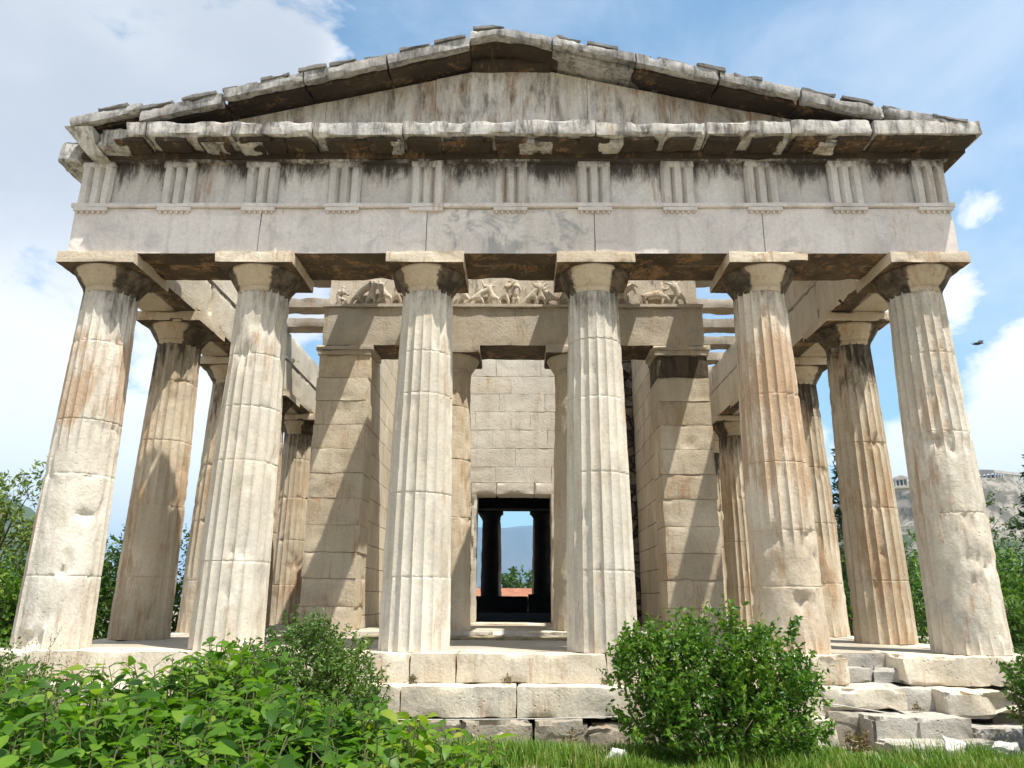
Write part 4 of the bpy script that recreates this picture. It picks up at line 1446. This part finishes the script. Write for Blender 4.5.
# ------------------------------------------------------------------ loose things
def stone(x, y, z, rx, ry, rz, seed, label):
    V, F = [], []
    bm = bmesh.new()
    bmesh.ops.create_icosphere(bm, subdivisions=4, radius=1)
    for v in bm.verts:
        p = v.co.copy()
        f = 1 + .35 * n1(p, 1.1, seed) + .12 * fbm(p, 2.6, seed)
        # flat breaks
        for q in range(11):
            dd = n3((q, seed, 1), 3.1).normalized()
            t = p.dot(dd)
            if t > .58:
                p = p - dd * (t - .58)
        v.co = (x + p.x * f * rx, y + p.y * f * ry, z + max(-.6, p.z * f) * rz)
    V = [tuple(v.co) for v in bm.verts]
    F = [[w.index for w in f.verts] for f in bm.faces]
    bm.free()
    return tag(obj('marble_fragment', (V, F), M_white), label, 'stone')


stone(4.70, -2.15, -.80, .15, .1, .13, 4.1, 'white marble fragment in the grass before the stone stair')
stone(5.27, -2.15, -.81, .17, .1, .12, 6.7, 'rightmost white marble fragment lying in the grass')
stone(1.14, -2.5, -.84, .14, .09, .12, 8.9, 'white marble fragment at the left foot of the dense bush')

wire_pts = []
for a, b, sag in (((-1.3, -1.22, -.70), (3.95, -1.1, -.52), .05), ((3.95, -1.1, -.52), (6.4, -1.25, -.80), .02)):
    for i in range(13):
        t = i / 12
        wire_pts.append(Vector(a).lerp(Vector(b), t) - Vector((0, 0, sag * math.sin(math.pi * t))))
M_wire = flatmat('pale_rope', (.6, .58, .54), (.5, .48, .45), 20)
tag(obj('barrier_rope', tube(wire_pts, .006, 6), M_wire), 'thin pale rope strung low along the front of the steps', 'rope')


# bird: body and wings in one continuous surface
def bird(loc, seed=1):
    bm = bmesh.new()
    ring = [(-.17, .006, .0), (-.13, .022, .0), (-.05, .045, .0), (.04, .05, .004), (.10, .034, .012), (.135, .026, .018), (.165, .02, .018), (.20, .004, .012)]
    prev = None
    n = 8
    rows = []
    for x, r, dz in ring:
        rows.append([bm.verts.new((x, r * math.cos(2 * math.pi * i / n), dz + r * .85 * math.sin(2 * math.pi * i / n))) for i in range(n)])
    for a, b in zip(rows[:-1], rows[1:]):
        for i in range(n):
            bm.faces.new((a[i], b[i], b[(i + 1) % n], a[(i + 1) % n]))
    bm.faces.new(rows[0])
    bm.faces.new(rows[-1][::-1])
    bm.normal_update()
    for sgn in (1, -1):
        fs = [f for f in bm.faces if f.calc_center_median().y * sgn > .03 and -.06 < f.calc_center_median().x < .08 and abs(f.calc_center_median().z) < .04]
        for step, (dy, dx, dz, sc) in enumerate(((.13, .02, .05, .62), (.14, -.03, .03, .62), (.12, -.08, -.01, .3))):
            r = bmesh.ops.extrude_face_region(bm, geom=fs)
            vs = [g for g in r['geom'] if isinstance(g, bmesh.types.BMVert)]
            bmesh.ops.delete(bm, geom=fs, context='FACES_ONLY')
            fs = [g for g in r['geom'] if isinstance(g, bmesh.types.BMFace)]
            c = sum((v.co for v in vs), Vector()) / len(vs)
            for v in vs:
                v.co = Vector((c.x + (v.co.x - c.x) * (1.15 if step == 0 else sc + .15) + dx, c.y + (v.co.y - c.y) * .3 + dy * sgn, c.z + (v.co.z - c.z) * sc * .5 + dz))
    rot = Matrix.Rotation(R(-50), 3, 'Z') @ Matrix.Rotation(R(10), 3, 'Y') @ Matrix.Rotation(R(20), 3, 'X')
    V = [tuple(Vector(loc) + rot @ v.co) for v in bm.verts]
    bm.verts.index_update()
    F = [[w.index for w in f.verts] for f in bm.faces]
    bm.free()
    return V, F


M_bird = flatmat('dark_feathers', (.03, .03, .033), (.06, .06, .062), 20)
bl = at(977.5, 344, 24.0)
tag(obj('bird', bird(bl), M_bird), 'small dark bird gliding in the blue sky right of the temple', 'bird')

# ------------------------------------------------------------------ far buildings
M_pale = flatmat('pale_far_stone', (.52, .48, .42), (.42, .38, .32), .3, bump=0)
M_terra = flatmat('terracotta_roof', (.34, .15, .09), (.26, .11, .065), .6, bump=0)
M_shade = flatmat('far_window_dark', (.05, .05, .055), (.08, .08, .08), .3, bump=0)
M_scaf = flatmat('scaffold_sheet', (.78, .79, .80), (.68, .69, .70), .3, bump=0)


def far_temple(x, y, z, rot, L, Wd, H, nc, mc, label, name='hilltop_temple'):
    t = thing(name, label, 'temple', (x, y, z))
    Mx = Matrix.Translation((x, y, z)) @ Matrix.Rotation(rot, 4, 'Z')

    def T(g):
        return [tuple(Mx @ Vector(v)) for v in g[0]], g[1]
    obj('stepped_base', T(join(box(-L / 2 - 1.5, L / 2 + 1.5, -Wd / 2 - 1.5, Wd / 2 + 1.5, -.5, .8), box(-L / 2 - .6, L / 2 + .6, -Wd / 2 - .6, Wd / 2 + .6, .8, 1.6))), M_pale, t)
    ch = H * .62
    r = H * .062
    for i in range(nc):
        for s in (-1, 1):
            obj('column', T(lathe([(r, 1.6), (r * .8, 1.6 + ch - .6), (r * 1.25, 1.6 + ch)], 10, -L / 2 + r * 1.3 + (L - r * 2.6) * i / (nc - 1), s * (Wd / 2 - r * 1.3))), M_pale, t)
    for j in range(1, mc - 1):
        for s in (-1, 1):
            obj('column', T(lathe([(r, 1.6), (r * .8, 1.6 + ch - .6), (r * 1.25, 1.6 + ch)], 10, s * (L / 2 - r * 1.3), -Wd / 2 + r * 1.3 + (Wd - r * 2.6) * j / (mc - 1))), M_pale, t)
    e0 = 1.6 + ch
    obj('entablature', T(join(box(-L / 2, L / 2, -Wd / 2, -Wd / 2 + 2 * r, e0, e0 + H * .2), box(-L / 2, L / 2, Wd / 2 - 2 * r, Wd / 2, e0, e0 + H * .2),
                              box(-L / 2, -L / 2 + 2 * r, -Wd / 2 + 2 * r, Wd / 2 - 2 * r, e0, e0 + H * .2), box(L / 2 - 2 * r, L / 2, -Wd / 2 + 2 * r, Wd / 2 - 2 * r, e0, e0 + H * .2))), M_pale, t)
    obj('inner_wall', T(box(-L * .36, L * .36, -Wd * .28, Wd * .28, 1.6, e0 - .3)), M_shade, t)
    for s in (-1, 1):
        g = [(s * (L / 2), -Wd / 2, e0 + H * .2), (s * (L / 2), Wd / 2, e0 + H * .2), (s * (L / 2), 0, e0 + H * .38), (s * (L / 2 - .9), -Wd / 2, e0 + H * .2), (s * (L / 2 - .9), Wd / 2, e0 + H * .2), (s * (L / 2 - .9), 0, e0 + H * .38)]
        obj('pediment', T((g, [(0, 1, 2), (5, 4, 3), (0, 2, 5, 3), (1, 4, 5, 2), (0, 3, 4, 1)])), M_pale, t)
    return t


def ang(xy, zy, d):
    return CAM.x + xy * d, CAM.y + d, CAM.z + zy * d


x, y, z = ang(.652, .150, 660)
far_temple(x, y, z, R(25), 46, 24, 12.0, 13, 7, 'columned temple ruin on top of the rocky hill at right')
x, y, z = ang(.658, .151, 650)
t = thing('scaffold', 'white scaffold sheeting along the hilltop temple ruin', 'scaffold', (x, y, z))
obj('sheet', rough(x - 6, x + 14, y - 6, y - 5, z - 1, z + 7, 2, .2, .6, 3), M_scaf, t)
obj('frame', join(*[box(x - 6 + 4 * i, x - 5.7 + 4 * i, y - 6.6, y - 6.2, z - 1, z + 9) for i in range(6)], *[box(x - 6, x + 14.3, y - 6.6, y - 6.3, z + 1 + 2.6 * j, z + 1.2 + 2.6 * j) for j in range(3)]), M_pale, t)
x, y, z = ang(.5185, .1465, 560)
far_temple(x, y, z, R(70), 10, 9, 8.0, 4, 4, 'small columned temple on the left brow of the rocky hill')

# long roofed building beyond the doorway
y = 112
t = thing('long_hall', 'long low building with terracotta roof far beyond the doorway', 'building', (0, y, -10))
hw = obj('wall', box(-24, 24, y - 5, y + 5, -11.5, .55), M_pale, t)
obj('roof', ([(-24.5, y - 5.6, .56), (24.5, y - 5.6, .56), (24.5, y, 2.35), (-24.5, y, 2.35), (24.5, y + 5.6, .56), (-24.5, y + 5.6, .56)],
             [(0, 1, 2, 3), (3, 2, 4, 5), (0, 3, 5), (1, 4, 2), (0, 5, 4, 1)]), M_terra, t)
for i in range(23):
    obj('window', box(-22.5 + 2 * i, -21.5 + 2 * i, y - 5.06, y - 4.95, -2.6, -.9), M_shade, hw)
rc = random.Random(8)
for k in range(40):
    d = rc.uniform(260, 900)
    xx = rc.uniform(-.12, .12) * d
    h = rc.uniform(9, 18)
    zb = -15 + max(0, d - 260) * .018
    w = rc.uniform(9, 18)
    b = thing('distant_house', 'pale flat roofed house in the far city beyond the doorway', 'house', (xx, d, zb), 'far city houses')
    ww = obj('wall', box(xx - w / 2, xx + w / 2, d, d + 10, zb - 5, zb + h), rc.choice((M_pale, M_scaf, M_pale)), b)
    obj('parapet', join(box(xx - w / 2 - .2, xx + w / 2 + .2, d - .2, d + .3, zb + h, zb + h + .9), box(xx - 1.5, xx + 1.5, d + 4, d + 7, zb + h, zb + h + 2.4)), M_pale, b)
    obj('window_row', join(*[box(xx - w / 2 + 1 + 2.4 * i, xx - w / 2 + 2.2 + 2.4 * i, d - .08, d + .05, zb + 3 * j + 1, zb + 3 * j + 2.4) for i in range(int((w - 1.5) / 2.4)) for j in range(int(h // 3))]), M_shade, ww)

# ------------------------------------------------------------------ aerial haze
def haze():
    m = bpy.data.materials.new('haze_air')
    m.use_nodes = True
    g = NT(m.node_tree)
    v = g.n('ShaderNodeVolumePrincipled', {'Color': (.34, .62, 1.0, 1), 'Density': HAZE, 'Anisotropy': .0})
    g.n('ShaderNodeOutputMaterial', {'Volume': v.outputs[0]})
    tag(obj('haze', box(-12500, 12500, -12500, 12500, -40, 760), m, smooth=False), kind='stuff')


HAZE = 0.00013
if HAZE:
    haze()
